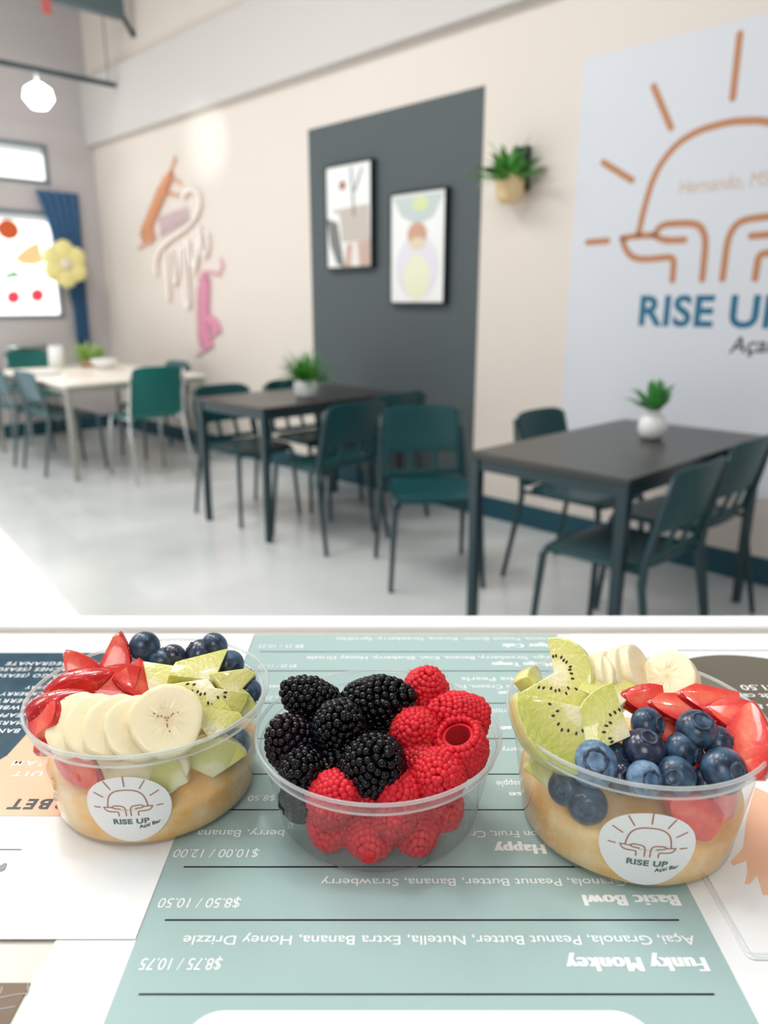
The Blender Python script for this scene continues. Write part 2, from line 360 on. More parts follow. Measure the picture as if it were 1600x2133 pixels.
# ------------------------------------------------------------------ things on the beige wall
def wallbox(b, u0, u1, z0, z1, d0, d1, m=0): b.box(WV-d1, WV-d0, u0, u1, z0, z1, m)
b = MB(); wallbox(b, 2.855, 4.372, .131, 2.40, .0, .006)
o = struct('wall_panel', b, M_panel); tag(o, 'tall charcoal painted panel on the beige wall', 'panel'); del o['kind']
def picture(u0, u1, z0, z1, lab, art):
    t = thing('framed_picture', lab, 'picture', P(WV-.006, (u0+u1)/2, (z0+z1)/2), ANG, 'framed prints on the charcoal panel'); w, h, d = (u1-u0)/2, (z1-z0)/2, .045
    b = MB(); k = .012
    for (a, c, e, f) in ((-w, w, -h, -h+k), (-w, w, h-k, h), (-w, -w+k, -h+k, h-k), (w-k, w, -h+k, h-k)): b.box(-d, 0, a, c, e, f)
    b.build('frame', M_frame, t, smooth=False, bevel=.002)
    b = MB(); b.box(-d+.008, -.002, -w+k, w-k, -h+k, h-k); pr = b.build('print', mat('print_paper', (240, 240, 238), .35), t, smooth=False)
    for i, (nm, col, pts) in enumerate(art):
        b = MB(); x = -d+.0075-.0004*(i+1)
        b.add([(x, -a*w*.95, c*h*.96) for a, c in pts], [tuple(range(len(pts)))]); b.build(nm, mat('ink_%d_%d_%d' % col, col, .5), pr, smooth=False)
def el(cx, cy, rx, ry, n=24, a0=0, a1=2*pi): return [(cx+rx*cos(a0+(a1-a0)*k/n), cy+ry*sin(a0+(a1-a0)*k/n)) for k in range(n+(0 if abs(a1-a0-2*pi) < 1e-6 else 1))]
picture(3.70, 4.157, 1.488, 2.14, 'framed print with an abstract brown arch, the left one on the charcoal panel', [
    ('ink_shape', (196, 186, 178), [(-.8, .15), (.9, .2), (.95, -.55), (-.3, -.5), (-.4, .05)]),
    ('ink_shape', (120, 122, 118), [(-1, -.0), (-.5, -.1), (-.35, -.55), (-.2, -1), (-.55, -.95), (-.85, -.55)]),
    ('ink_shape', (200, 170, 156), [(-.2, -1), (-.1, -.55), (.95, -.5), (.95, -1)]),
    ('ink_shape', (232, 226, 220), [(.1, -1), (.2, -.5), (.4, -.5), (.5, -1)]),
    ('ink_sun', (170, 112, 92), el(-.25, .62, .14, .09)),
    ('ink_stem', (90, 92, 92), [(.12, .95), (.17, .95), (.3, .0), (.24, .0)]),
    ('ink_stem', (90, 92, 92), [(.6, .9), (.65, .9), (.3, .45), (.27, .5)])])
picture(3.073, 3.54, 1.26, 1.915, 'framed print with an orange disc and pale leaves, the right one on the charcoal panel', [
    ('ink_shape', (196, 206, 204), [(-.95, .95), (.95, .95), (.6, .55), (.0, .42), (-.6, .6)]),
    ('ink_shape', (214, 222, 170), el(.1, .8, .3, .14)),
    ('ink_shape', (226, 222, 232), el(0, -.35, .8, .6)),
    ('ink_shape', (232, 232, 204), el(.0, -.55, .5, .42)),
    ('ink_sun', (206, 160, 136), el(0, .25, .36, .22)),
    ('ink_shape', (224, 210, 182), el(.02, .08, .3, .12))])

M_leaf = mat('leaf_green', (84, 160, 56), .5, noise=(30, 0, (34, 112, 36)))
M_leaf2 = mat('leaf_bright', (176, 206, 112), .5, noise=(30, 0, (120, 170, 76)))
def blade(b, base, d, L, w, droop, n=6, m=0):
    """a pointed leaf with a folded midrib and a bend"""
    d = Vector(d).normalized(); side = d.cross(Vector((0, 0, 1)))
    if side.length < .05: side = Vector((1, 0, 0))
    side.normalize(); up = side.cross(d); base = Vector(base); v = []; p = base.copy()
    for i in range(n+1):
        t = i/n; ww = w*(sin(pi*min(1, t*.85+.15))**.8)*(1 if t < .99 else .02)
        dd = (d - Vector((0, 0, 1))*droop*t*t*2).normalized()
        v += [p-side*ww, p+up*ww*-.3, p+side*ww]; p = p+dd*(L/n)
    f = []
    for i in range(n):
        o = i*3; f += [(o, o+1, o+4, o+3), (o+1, o+2, o+5, o+4)]
    b.add(v, f, m)
def plant_part(name, t, m, n, L, w, z, spread, droop, r0=.02, seed=1, lmin=.6):
    rnd = random.Random(seed); b = MB()
    for k in range(n):
        a = k*2.399+rnd.uniform(-.3, .3); e = rnd.uniform(*spread)
        d = (cos(a)*cos(e), sin(a)*cos(e), sin(e))
        blade(b, (r0*cos(a)*rnd.random(), r0*sin(a)*rnd.random(), z), d, L*rnd.uniform(lmin, 1), w*rnd.uniform(.8, 1.2), droop)
    o = b.build(name, m, t); s = o.modifiers.new('thick', 'SOLIDIFY'); s.thickness = .0012; return o
# planter on the wall
pu, pz = wall(1062, 395, WV-.11)
t = thing('wall_planter', 'beige half-round wall planter with a green plant on a black bracket', 'planter', P(WV-.11, pu, pz), ANG)
b = MB(); b.lathe([(0, -.075), (.04, -.07), (.068, -.045), (.076, 0), (.076, .07), (.070, .07), (.068, .02), (0, .015)], 32); b.build('pot', mat('tan_ceramic', (236, 206, 158), .3), t)
b = MB(); b.box(.055, .104, -.035, .035, .02, .06); b.box(.09, .104, -.05, .05, .0, .22); b.build('bracket', mat('black_metal', (30, 32, 46), .4), t, smooth=False, bevel=.003)
plant_part('leaves', t, M_leaf, 34, .25, .022, .03, (.3, 1.4), .5, .04, 3)
plant_part('stems', t, mat('pale_stem', (190, 205, 170), .6), 7, .26, .004, .05, (-.1, .35), .3, .04, 9)

# banner with the emblem
bu0, bu1, bz0, bz1 = -.30, 2.243, .40, 2.405
sgn = thing('wall_banner', 'large white banner with the sunrise and hands emblem on the beige wall', 'banner', P(WV-.004, 0, 0), ANG)
b = MB(); b.box(-.006, .003, bu0, bu1, bz0, bz1); b.build('banner_sheet', mat('banner_vinyl', (216, 219, 226), .45), sgn, smooth=False)
M_copper = mat('copper_print', (188, 130, 92), .5); M_tealink = mat('teal_ink', (10, 104, 138), .5); M_blackink = mat('black_ink', (28, 36, 40), .5)
LOGO_PX = {
 'sun': [(1332, 489), (1345, 430), (1367, 358), (1409, 302), (1454, 274), (1490, 263), (1527, 258)],
 'hand': [[(1299, 497), (1330, 491), (1366, 491), (1372, 478), (1385, 468), (1410, 466), (1440, 465), (1460, 470), (1470, 488), (1472, 510), (1468, 550), (1465, 582)],
          [(1366, 491), (1376, 497), (1390, 501), (1408, 501), (1428, 500)],
          [(1299, 497), (1303, 515), (1315, 533), (1332, 540), (1355, 540), (1375, 538), (1406, 535), (1405, 560), (1403, 584)]],
 'rays': [[(1364, 181), (1400, 267)], [(1259, 339), (1319, 376)], [(1226, 505), (1268, 502)]]}
def smooth_path(pts, k=2):
    pts = [Vector((p[0], p[1], 0)) for p in pts]
    for _ in range(k):
        q = [pts[0]]
        for a, c in zip(pts, pts[1:]): q += [a*.75+c*.25, a*.25+c*.75]
        pts = q+[pts[-1]]
    return pts
LC = wall(1486, 580)[0]                          # symmetry axis of the emblem on the wall
LB = wall(1486, 585)[1]
def lxy(p):                                      # emblem coordinates: x to the right, y up, metres on the banner
    u, z = wall(*p); return (LC-u, z-LB)
LOGO = []
for p in LOGO_PX['hand']:
    q = [lxy(a) for a in p]; LOGO += [q, [(-x, y) for x, y in q]]
s_ = [lxy(a) for a in LOGO_PX['sun']]; s_ = [(x, y) for x, y in s_ if x < -.01]
s_ += [(0, max(y for x, y in s_)+.006)]; LOGO.append(s_+[(-x, y) for x, y in s_[-2::-1]])
for p in LOGO_PX['rays']:
    q = [lxy(a) for a in p]; LOGO += [q, [(-x, y) for x, y in q]]
ty0, ty1 = lxy((1520, 207))[1], lxy((1533, 75))[1]; LOGO.append([(0, ty0), (0, ty1)])
def emblem(sc, w):
    b = MB()
    for p in LOGO:
        q = smooth_path([(x*sc, y*sc) for x, y in p]) if len(p) > 2 else [Vector((x*sc, y*sc, 0)) for x, y in p]
        if len(p) == 2: a, c = q; q = [a+(c-a)*k/6 for k in range(7)]
        b.ribbon(q, w)
    return b
def put_text(b, body, x0, y0, h, w=None, rot=0, **kw):
    V, F = text_mesh(body, **kw); sx = h if w is None else w/width(V)
    b.add([(x0+v.x*sx*cos(rot)-v.y*h*sin(rot), y0+v.x*sx*sin(rot)+v.y*h*cos(rot), v.z*h*.2) for v in V], F)
def to_wall(v, d=.0064): return (-d-abs(v.z), LC-v.x, LB+v.y)
b = emblem(1, .031); b.map(to_wall); b.build('sun_emblem', M_copper, sgn, smooth=False)
rx0, ry0 = lxy((1332, 676)); ex, ey = lxy((1495, 676)); rh = lxy((1332, 614))[1]-ry0
b = MB(); put_text(b, 'RISE UP', rx0, ry0, rh, 2*abs(rx0)*1.0, bold=.03, spacing=1.05); b.map(to_wall); b.build('lettering', M_tealink, sgn, smooth=False)
ax, ay = lxy((1520, 735)); b = MB(); put_text(b, 'Açai Bar', ax, ay, lxy((1520, 700))[1]-ay, None, rot=.06, bold=.012, shear=.2); b.map(to_wall); b.build('script_lettering', M_blackink, sgn, smooth=False)
hx, hy = lxy((1417, 405)); b = MB(); put_text(b, 'Hernando, MS', hx, hy, .062, -2*hx, shear=.1); b.map(to_wall); b.build('town_lettering', mat('copper_light', (205, 170, 145), .5), sgn, smooth=False)

# light-tube wall sign (script words, seen steeply from the side)
sg = thing('light_tube_sign', 'pastel script light sign in orange, white and pink on the beige wall', 'sign', P(WV, 0, 0), ANG)
def wtube(name, paths, r, m, d=.02):
    b = MB()
    for p in paths:
        b.tube([(-d, *wall(*q, WV-d)) for q in p], r, 8)
    return b.build(name, m, sg)
def zig(path, amp, n, up=.5):
    out = []; seg = [(Vector(a), Vector(c)) for a, c in zip(path, path[1:])]; tot = sum((c-a).length for a, c in seg)
    for k in range(n+1):
        s = tot*k/n
        for a, c in seg:
            if s <= (c-a).length+1e-6: p = a+(c-a)*(s/(c-a).length); break
            s -= (c-a).length
        g = amp*(1 if k % 2 else -1)*min(1, .4+k/6); out.append((p.x+g, p.y-g*up))
    return [tuple(q.xy) for q in smooth_path(out, 1)]
M_nor = mat('tube_orange', (214, 150, 108), .5, emit=((214, 150, 108), .15)); M_nwh = mat('tube_white', (244, 238, 234), .4, emit=((255, 250, 246), .12))
M_npk = mat('tube_pink', (222, 150, 178), .5, emit=((222, 150, 178), .15)); M_npp = mat('tube_pale_pink', (226, 202, 208), .5)
wtube('orange_script', [zig([(352, 362), (330, 415), (303, 480), (312, 505)], 25, 26), [(365, 326), (358, 348), (345, 372), (335, 395)],
                        [(345, 372), (358, 372), (370, 378), (376, 384)], [(338, 405), (355, 403), (372, 408)], [(306, 480), (311, 495), (315, 510)]], .009, M_nor)
wtube('pink_word', [[(332+k*7, 452-k*2.6), (336+k*7, 494-k*4)] for k in range(9)], .012, M_npp, .012)
WL = [[(381, 414), (384, 401), (398, 394), (412, 402), (417, 424), (408, 452), (385, 478), (350, 500), (330, 522), (322, 550), (325, 572)],
    [(345, 522), (348, 570), (351, 625)], [(356, 520), (360, 570), (363, 600), (371, 560), (372, 515)], [(378, 515), (382, 580), (386, 640), (394, 640), (390, 590), (386, 500)],
    [(392, 498), (396, 540), (402, 560), (408, 530), (404, 480)], [(416, 480), (418, 520), (424, 538), (432, 522), (433, 498), (426, 482)], [(413, 470), (412, 520), (404, 570)]]
wtube('white_loop', [[tuple(q.xy) for q in smooth_path(p)] for p in WL], .0125, M_nwh, .03)
wtube('loop_copper_outline', [[(q.x+3.5, q.y+4) for q in smooth_path(p)] for p in WL], .006, mat('tube_copper', (222, 176, 150), .5), .012)  # copper-coloured outline of the white loop, offset to one side
wtube('pink_script', [[(458, 538), (464, 552), (456, 572), (440, 566), (424, 566), (416, 582)], zig([(424, 575), (422, 640), (424, 700), (432, 728)], 24, 30), zig([(434, 660), (446, 676), (452, 694)], 15, 10)], .009, M_npk)

# ------------------------------------------------------------------ tables
M_tabletop = mat('dark_tabletop', (52, 52, 48), .32, noise=(6, 0, (44, 46, 44)))
M_tleg = mat('black_table_metal', (22, 50, 58), .4)
M_wood = mat('pale_wood', (248, 242, 232), .4, noise=(8, 0, (240, 230, 216)))
M_gleg = mat('grey_table_metal', (150, 150, 142), .4)
def table(lab, v, u, lv, lu, h, mt, ml, rot=0, leg=.04):
    t = thing('dining_table', lab, 'table', P(v, u, 0), ANG+rot, 'dining tables'); x, y = lv/2, lu/2
    b = MB(); b.box(-x, x, -y, y, h-.022, h); b.build('tabletop', mt, t, smooth=False, bevel=.004)
    b = MB(); i = .012; a = .045
    for (x0, x1, y0, y1) in ((-x+i, x-i, -y+i, -y+i+.02), (-x+i, x-i, y-i-.02, y-i), (-x+i, -x+i+.02, -y+i, y-i), (x-i-.02, x-i, -y+i, y-i)): b.box(x0, x1, y0, y1, h-.022-a, h-.022)
    b.build('apron', ml, t, smooth=False)
    for sx in (-1, 1):
        for sy in (-1, 1):
            b = MB(); b.bar((sx*(x-leg/2-.004), sy*(y-leg/2-.004), 0), (sx*(x-leg/2-.004), sy*(y-leg/2-.004), h-.022), leg*.8, leg*.8, w2=leg); b.build('leg', ml, t, smooth=False, bevel=.003)
    return t
table('dark rectangular table holding the white round vase, nearest the counter', 2.705, 1.41, 1.15, .645, .74, M_tabletop, M_tleg)
table('dark rectangular table with a small white potted grass, before the charcoal panel', 2.79, 3.55, 1.05, .66, .74, M_tabletop, M_tleg)
table('sunlit pale wooden table with plates under the windows', 2.69, 6.2, 1.14, 1.6, .71, M_wood, M_gleg)

# ------------------------------------------------------------------ chairs
M_chair = mat('dark_teal_plastic', (3, 66, 71), .42, spec=.4); M_chair_t = mat('teal_plastic', (6, 104, 98), .5)
M_cleg = mat('dark_chair_steel', (14, 52, 60), .35, metal=.0, spec=.6); M_chrome = mat('chrome_tube', (190, 195, 195), .2, metal=.9)
def make_chair(lab, solid=False, mp=None, ml=None, sz=1.0):
    mp = mp or M_chair; ml = ml or M_cleg
    t = thing('dining_chair', lab, 'chair')
    # seat: dished, waterfall front, rounded corners
    b = MB(); n = 14; hw, y0, y1, th = .20, -.195, .22, .014
    for lay in (0, 1):
        for j in range(n+1):
            for i in range(n+1):
                a, c = i/n*2-1, j/n*2-1
                k = sqrt(max(1e-6, 1-.22*a*a*c*c)); x = a*hw*k*(1+.05*c); y = (y0+y1)/2+c*(y1-y0)/2*k
                z = .445-.012*(1-a*a)*(1-c*c)-.02*max(0, c-.6)/.4*max(0, c-.6)/.4-(th if lay else 0)
                b.v.append(Vector((x, y, z)))
    N = (n+1)*(n+1)
    for j in range(n):
        for i in range(n):
            q = [j*(n+1)+i, j*(n+1)+i+1, (j+1)*(n+1)+i+1, (j+1)*(n+1)+i]; b.f.append(q); b.m.append(0); b.f.append([N+k for k in q[::-1]]); b.m.append(0)
    edge = [i for i in range(n+1)]+[(j)*(n+1)+n for j in range(1, n+1)]+[n*(n+1)+i for i in range(n-1, -1, -1)]+[j*(n+1) for j in range(n-1, 0, -1)]
    for a, c in zip(edge, edge[1:]+edge[:1]): b.f.append([a, N+a, N+c, c][::-1]); b.m.append(0)
    b.build('seat', mp, t)
    # backrest shell, with three openings above the seat
    bm = bmesh.new(); nx, nz = 16, 12; g = []
    for j in range(nz+1):
        s = j/nz; z = .45+.33*s; row = []
        for i in range(nx+1):
            a = i/nx*2-1; w = .195-.012*s
            zz = z-.018*max(0, (s-.7)/.3)*abs(a)**6
            row.append(bm.verts.new((a*w, -.19-.075*s-.028*(1-a*a)*min(1, s*1.6), zz)))
        g.append(row)
    for j in range(nz):
        for i in range(nx):
            if not solid and j in (1, 2, 3) and i not in (0, 15, 5, 10): continue
            bm.faces.new((g[j][i], g[j][i+1], g[j+1][i+1], g[j+1][i]))
    bmesh.ops.delete(bm, geom=[v for v in bm.verts if not v.link_faces], context='VERTS')
    bmesh.ops.recalc_face_normals(bm, faces=bm.faces); bmesh.ops.solidify(bm, geom=bm.faces[:], thickness=.012)
    me = bpy.data.meshes.new('backrest'); bm.to_mesh(me); bm.free(); me.materials.append(mp)
    me.polygons.foreach_set('use_smooth', [True]*len(me.polygons)); link('backrest', me, t, bevel=.003)
    for sx in (-1, 1):
        b = MB(); b.tube([(sx*.185, .175, .43), (sx*.192, .19, .40), (sx*.215, .215, 0)], [.013, .014, .011], 8); b.build('leg', ml, t)
        b = MB(); b.tube([(sx*.196, -.262, .755), (sx*.204, -.24, .65), (sx*.206, -.20, .47), (sx*.208, -.195, .40), (sx*.225, -.27, 0)], [.010, .012, .013, .014, .011], 8); b.build('leg', ml, t)
    b = MB(); b.tube([(-.185, .175, .425), (-.185, -.19, .425)], .01); b.tube([(.185, .175, .425), (.185, -.19, .425)], .01); b.tube([(-.19, .165, .425), (.19, .165, .425)], .009); b.build('seat_frame', ml, t)
    return t
def place(ch, v, u, rot, lab, grp):
    return copy_tree(ch, P(v, u, 0), ANG+rot, lab, 'chair', grp)
G1 = 'dark chairs around the dark tables'
chA = make_chair('x'); chA.location = P(2.375, 1.23, 0); chA.rotation_euler = (0, 0, ANG)
tag(chA, 'dark teal chair at lower right, nearest the counter, tucked under the vase table', 'chair', G1)
place(chA, 2.955, 1.285, 0, 'dark chair at the right frame edge, beyond the nearest chair of the vase table', G1)
place(chA, 3.01, 1.76, pi, 'dark chair behind the vase table, against the beige wall and banner', G1)
place(chA, 2.545, 2.295, radians(143), 'dark chair standing turned out into the aisle, its slotted back and seat facing the counter', G1)
place(chA, 2.585, 3.11, 0, 'dark chair seen from behind, at the left of the middle table near side', G1)
place(chA, 3.06, 3.25, 0, 'dark chair at the near side of the potted grass table, closest to the charcoal panel', G1)
place(chA, 2.545, 3.79, pi, 'dark chair on the far side of the potted grass table, at its left end', G1)
place(chA, 3.045, 3.76, pi, 'dark chair on the far side of the potted grass table, behind the white pot', G1)
G2 = 'chairs around the pale wooden table'
chI = make_chair('x', True, M_chair_t, M_chrome); chI.location = P(2.63, 5.24, 0); chI.rotation_euler = (0, 0, ANG-.05); chI.scale = (1, 1, 1.07)
tag(chI, 'bright teal chair with a solid back before the pale wooden table', 'chair', G2)
chJ = make_chair('x', False, mat('grey_teal_plastic', (52, 92, 100), .4), mat('grey_chair_steel', (70, 92, 96), .3)); chJ.location = P(2.30, 5.95, 0); chJ.rotation_euler = (0, 0, ANG-pi/2)
tag(chJ, 'grey-teal chair at the left side of the pale wooden table, the nearer one', 'chair', G2)
copy_tree(chJ, P(2.27, 6.52, 0), ANG-pi/2, 'grey-teal chair at the left frame edge, beyond its twin at the pale table', 'chair', G2)
kv, kz = far(55, 724, 7.6)
chK = copy_tree(chI, P(kv, 7.36, 0), ANG+pi, 'chair with a chrome top rail on the window side of the pale table', 'chair', G2)
b = MB(); b.tube([(-.20, -.27, .80), (.20, -.27, .80)], .016); b.build('top_rail', M_chrome, chK)
place(chJ, 3.09, 6.0, pi/2, 'grey-teal chair between the pale wooden table and the beige wall', G2)

# ------------------------------------------------------------------ things on the tables
def on_pale(px, u): return P(far(px, 748, u)[0], u, .71)
q = onz(1357, 914, .74); t = thing('flower_vase', 'small white round vase with a green succulent on the nearest dark table', 'vase', q, 0)
b = MB(); b.lathe([(0, 0), (.032, 0), (.052, .02), (.058, .05), (.048, .085), (.026, .105), (.022, .122), (.026, .128), (.02, .126), (.018, .1), (0, .09)], 32); b.build('vase_body', mat('white_ceramic', (238, 238, 238), .3), t)
plant_part('leaves', t, mat('succulent_green', (70, 150, 60), .5, noise=(40, 0, (40, 116, 54))), 24, .135, .02, .11, (.35, 1.45), .35, .01, 5, .7)
q = onz(638, 828, .74); t = thing('potted_grass', 'tuft of green grass in a small white pot on the middle dark table', 'potted plant', q, 0)
b = MB(); b.lathe([(0, 0), (.05, 0), (.066, .02), (.07, .06), (.066, .10), (.06, .10), (.06, .085), (0, .085)], 32); b.build('pot', mat('white_ceramic', (238, 238, 238), .3), t)
plant_part('grass', t, M_leaf, 90, .21, .008, .085, (.2, 1.45), .5, .05, 11)
q = on_pale(186, 6.78); t = thing('potted_fern', 'light green fern in a terracotta pot among plates on the pale table', 'potted plant', q, 0)
b = MB(); b.lathe([(0, 0), (.07, 0), (.09, .05), (.09, .06), (.08, .06), (0, .05)], 24); b.build('pot', mat('terracotta', (196, 160, 124), .6), t)
plant_part('fronds', t, M_leaf2, 60, .24, .014, .05, (.1, 1.35), .5, .06, 12)
q = on_pale(118, 6.88); b = MB(); b.lathe([(0, 0), (.075, 0), (.06, .19), (.055, .19), (.068, .01), (0, .01)], 24)
tag(b.build('paper_cup', mat('white_ceramic', (238, 238, 238), .3), loc=q), 'white tapered container left of the fern on the pale table', 'container')
q = on_pale(216, 6.45); b = MB(); b.lathe([(0, 0), (.05, 0), (.10, .05), (.115, .085), (.108, .085), (.09, .045), (0, .012)], 28)
tag(b.build('serving_bowl', mat('white_ceramic', (238, 238, 238), .3), loc=q), 'white bowl right of the fern on the pale table', 'bowl')
q = on_pale(90, 6.3); b = MB(); b.lathe([(0, 0), (.08, 0), (.13, .014), (.128, .018), (.08, .006), (0, .006)], 28)
tag(b.build('dinner_plate', mat('white_ceramic', (238, 238, 238), .3), loc=q), 'white plate at the near left end of the pale table', 'plate')
q = on_pale(160, 6.05); b = MB(); b.box(-.09, .09, -.06, .06, 0, .012)
tag(b.build('folded_napkin', mat('napkin_pink', (232, 214, 204), .8), loc=q, rotz=.6, smooth=False, bevel=.003), 'pinkish folded napkin in the middle of the pale table', 'napkin')

# ------------------------------------------------------------------ counter
ZC = 1.0318
M_ctr = mat('counter_laminate', (196, 190, 180), .3); M_rail = mat('white_edge_rail', (244, 244, 242), .3)
t = thing('counter', 'white service counter with a raised rear rail under the menus', 'counter', (0, 0, 0))
b = MB(); b.box(-1.6, 1.6, -.15, .54, .995, ZC-.0014); b.build('worktop', M_ctr, t, smooth=False, bevel=.002)
b = MB(); b.box(-1.6, 1.6, .5205, .542, 1.0, ZC+.0032); b.build('edge_rail', M_rail, t, smooth=False, bevel=.0025, seg=3)
b = MB(); b.box(-1.55, 1.55, .44, .52, 0, .995); b.build('front_panel', M_white, t, smooth=False)
def ct(px, py):
    q = onz(px, py, ZC); return (q.x, q.y)
def prism(name, pts, z0, z1, m, parent=None):
    n = len(pts); b = MB(); b.add([(x, y, z0) for x, y in pts]+[(x, y, z1) for x, y in pts], [tuple(range(n))[::-1], tuple(range(n, 2*n))]+[(i, (i+1) % n, n+(i+1) % n, n+i) for i in range(n)])
    bm = bmesh.new(); me = bpy.data.meshes.new(name); me.from_pydata([tuple(v) for v in b.v], [], b.f); bm.from_mesh(me); bmesh.ops.recalc_face_normals(bm, faces=bm.faces); bm.to_mesh(me); bm.free()
    me.materials.append(m); return link(name, me, parent)
LAM = dict(rough=.16, spec=.45)
M_pw = mat('laminate_white', (242, 243, 243), **LAM); M_sage = mat('laminate_sage', (166, 191, 189), **LAM)
M_navy = mat('laminate_navy', (24, 62, 82), .16, noise=(60, 0, (38, 78, 96))); M_peach = mat('laminate_peach', (246, 196, 164), **LAM)
M_taupe = mat('laminate_taupe', (96, 90, 76), **LAM); M_ink = mat('printed_black', (14, 20, 24), .2); M_wink = mat('printed_white', (246, 248, 247), .2)
zS = ZC-.0007                                       # top of the sage sheet
def flat(name, pts, z, m, parent):
    b = MB(); b.poly(pts, z); return b.build(name, m, parent, smooth=False)
def round_rect(x0, x1, y0, y1, r, n=8):
    o = []
    for cx, cy, a in ((x1-r, y1-r, 0), (x0+r, y1-r, pi/2), (x0+r, y0+r, pi), (x1-r, y0+r, 1.5*pi)): o += [(cx+r*cos(a+pi/2*k/n), cy+r*sin(a+pi/2*k/n)) for k in range(n+1)]
    return o
menu = thing('menu_sheet', 'long sage green menu sheet in the middle, under the cup of berries', 'menu', (0, 0, 0))
xl = ct(70, 2045)[0]
prism('sheet', [(xl, .08), (.16, .08), (.16, .514), (xl, .514)], ZC-.0014, zS, M_pw, menu)
sx0, sx1 = -.0965, .129
flat('sage_field', [(sx0, .10), (sx1, .10), (sx1, .5138), (sx0+.0, .5138)], zS+.00008, M_sage, menu)
b = MB()
for yl, yr in ((2065, 2072), (1912, 1916), (1803, 1804), (1684, 1685.5), (1610, 1611), (1536, 1537), (1463, 1463), (1396, 1396), (1356, 1356)):
    ya = (ct(280, yl)[1]+ct(1490, yr)[1])/2; b.add([(sx0+.0085, ya-.00042, zS+.00016), (sx1-.0105, ya-.00042, zS+.00016), (sx1-.0105, ya+.00042, zS+.00016), (sx0+.0085, ya+.00042, zS+.00016)], [(0, 1, 2, 3)])
b.build('ruled_lines', M_ink, menu, smooth=False)
x0, y1 = ct(395, 2133)[0]-.001, ct(800, 2102)[1]; flat('white_box', round_rect(x0, ct(1350, 2133)[0]+.001, y1-.08, y1, .012), zS+.00016, M_wink, menu)
def flip_text(b, body, pxs, pxe, yb, yt, z=None, w=True, **kw):
    """lettering that reads from the far side of the counter: starts at the right, tops towards the camera"""
    z = z or zS+.0002; q0 = onz(pxs, yb, z); q1 = onz(pxe, yb, z); h = q0.y-onz(pxs, yt, z).y
    V, F = text_mesh(body, **kw); sc = (q0.x-q1.x)/width(V) if w else h
    b.add([(q0.x-v.x*sc, q0.y-v.y*h, z+v.z*.01) for v in V], F)
def line_part(name, m, parent, a, **kw):
    b = MB(); flip_text(b, *a, **kw); return b.build(name, m, parent, smooth=False)
for a in (('Açai, Granola, Peanut Butter, Nutella, Extra Banana, Honey Drizzle', 1444, 384, 1949, 1969), ('Granola, Peanut Butter, Banana, Strawberry', 1302, 669, 1830, 1846),
          ('Dragon Fruit, Cr', 1175, 980, 1731, 1745), ('berry, Banana', 593, 412, 1729, 1744), ('Pineapple', 1112, 1033, 1627, 1639), ('Strawberry', 1128, 1045, 1557, 1567),
          ('Drizzle', 1066, 1018, 1477, 1486), ('Boba Pearls', 1100, 961, 1411, 1419), ('Blue Cream, Ha', 1092, 945, 1427, 1435), ('Flakes', 609, 560, 1427, 1435),
          ('Mango, Strawberry, Banana, Kiwi, Blueberry, Honey Drizzle', 1168, 639, 1367, 1374), ('Cocoa, Peanut Butter, Banana, Strawberry, Sprinkles', 1150, 700, 1328, 1334)): line_part('description_lettering', M_wink, menu, a, bold=.006)
for a in (('Funky Monkey', 1467, 1175, 1994, 2025), ('Basic Bowl', 1410, 1211, 1864, 1888), ('Happy', 1134, 1027, 1759, 1780), ('se', 1088, 1059, 1650, 1661), ('an', 1066, 1040, 1513, 1523),
          ('ue', 1060, 1037, 1440, 1448), ('Mango Tango', 1150, 1024, 1380, 1388), ('Tiger Cub', 1156, 1046, 1341, 1349)): line_part('title_lettering', M_wink, menu, a, xbold=.07, spacing=1.12)
for a in (('$8.75 / 10.75', 465, 297, 1996, 2022), ('$8.50 / 10.50', 503, 334, 1871, 1892), ('$10.00 / 12.00', 541, 365, 1769, 1787), ('$8.50 / 10.00', 575, 440, 1657, 1669), ('$11.25 / 12.25', 600, 500, 1450, 1458),
          ('$9.25 / 11.25', 619, 540, 1384, 1391), ('$8.25 / 10.25', 634, 540, 1343, 1350)): line_part('price_lettering', M_wink, menu, a, shear=.08)

# left sheet: white with navy and peach blocks
ls = thing('menu_board', 'white acrylic menu board with navy and peach blocks at the left', 'menu', (0, 0, 0))
LX0, LX1, LY0 = -.62, sx0-.0002, ct(0, 1955)[1]
prism('sheet', [(LX0, LY0), (LX1, LY0), (LX1, .5135), (LX0, .5135)], zS+.0003, ZC, M_pw, ls)
zL = ZC+.0001; nv = ct(0, 1360)[1]
pk = [ct(15, 1574), ct(55, 1530), ct(120, 1450)]; nl = ct(0, 1583)
flat('navy_block', [(LX0+.02, nv), (ct(345, 1358)[0], nv), (ct(345, 1358)[0]-.0, pk[2][1]), pk[1], pk[0], nl, (LX0+.02, nl[1])], zL, M_navy, ls)
pb = ct(0, 1700)[1]
flat('peach_block', [(LX0+.02, pb), (ct(205, 1700)[0], pb), (ct(205, 1700)[0], pk[2][1]), pk[2], pk[1], pk[0], nl, (LX0+.02, nl[1])][::-1], zL+.00004, M_peach, ls)
b = MB(); zt = zL+.00012
rows = [('BANANA', 44, 1518, 1527), ('MARSHMALLOW', 52, 1502, 1510), ('PINEAPPLE', 83, 1486, 1494), ('STRAWBERRY', 100, 1470, 1478), ('BLUEBERRY', 116, 1456, 1464), ('BLACKBERRY', 130, 1442, 1449),
        ('RASPBERRY', 150, 1429, 1435), ('MANGO (SEASONAL)', 152, 1404, 1411), ('PEACHES (SEASONAL)', 166, 1391, 1398), ('POMEGRANATE', 178, 1379, 1386)]
for body, xs, yb, yt in rows: line_part('fruit_list_lettering', M_wink, ls, (body, xs, 0, yb, yt, zt), w=False, bold=.012, spacing=1.15)
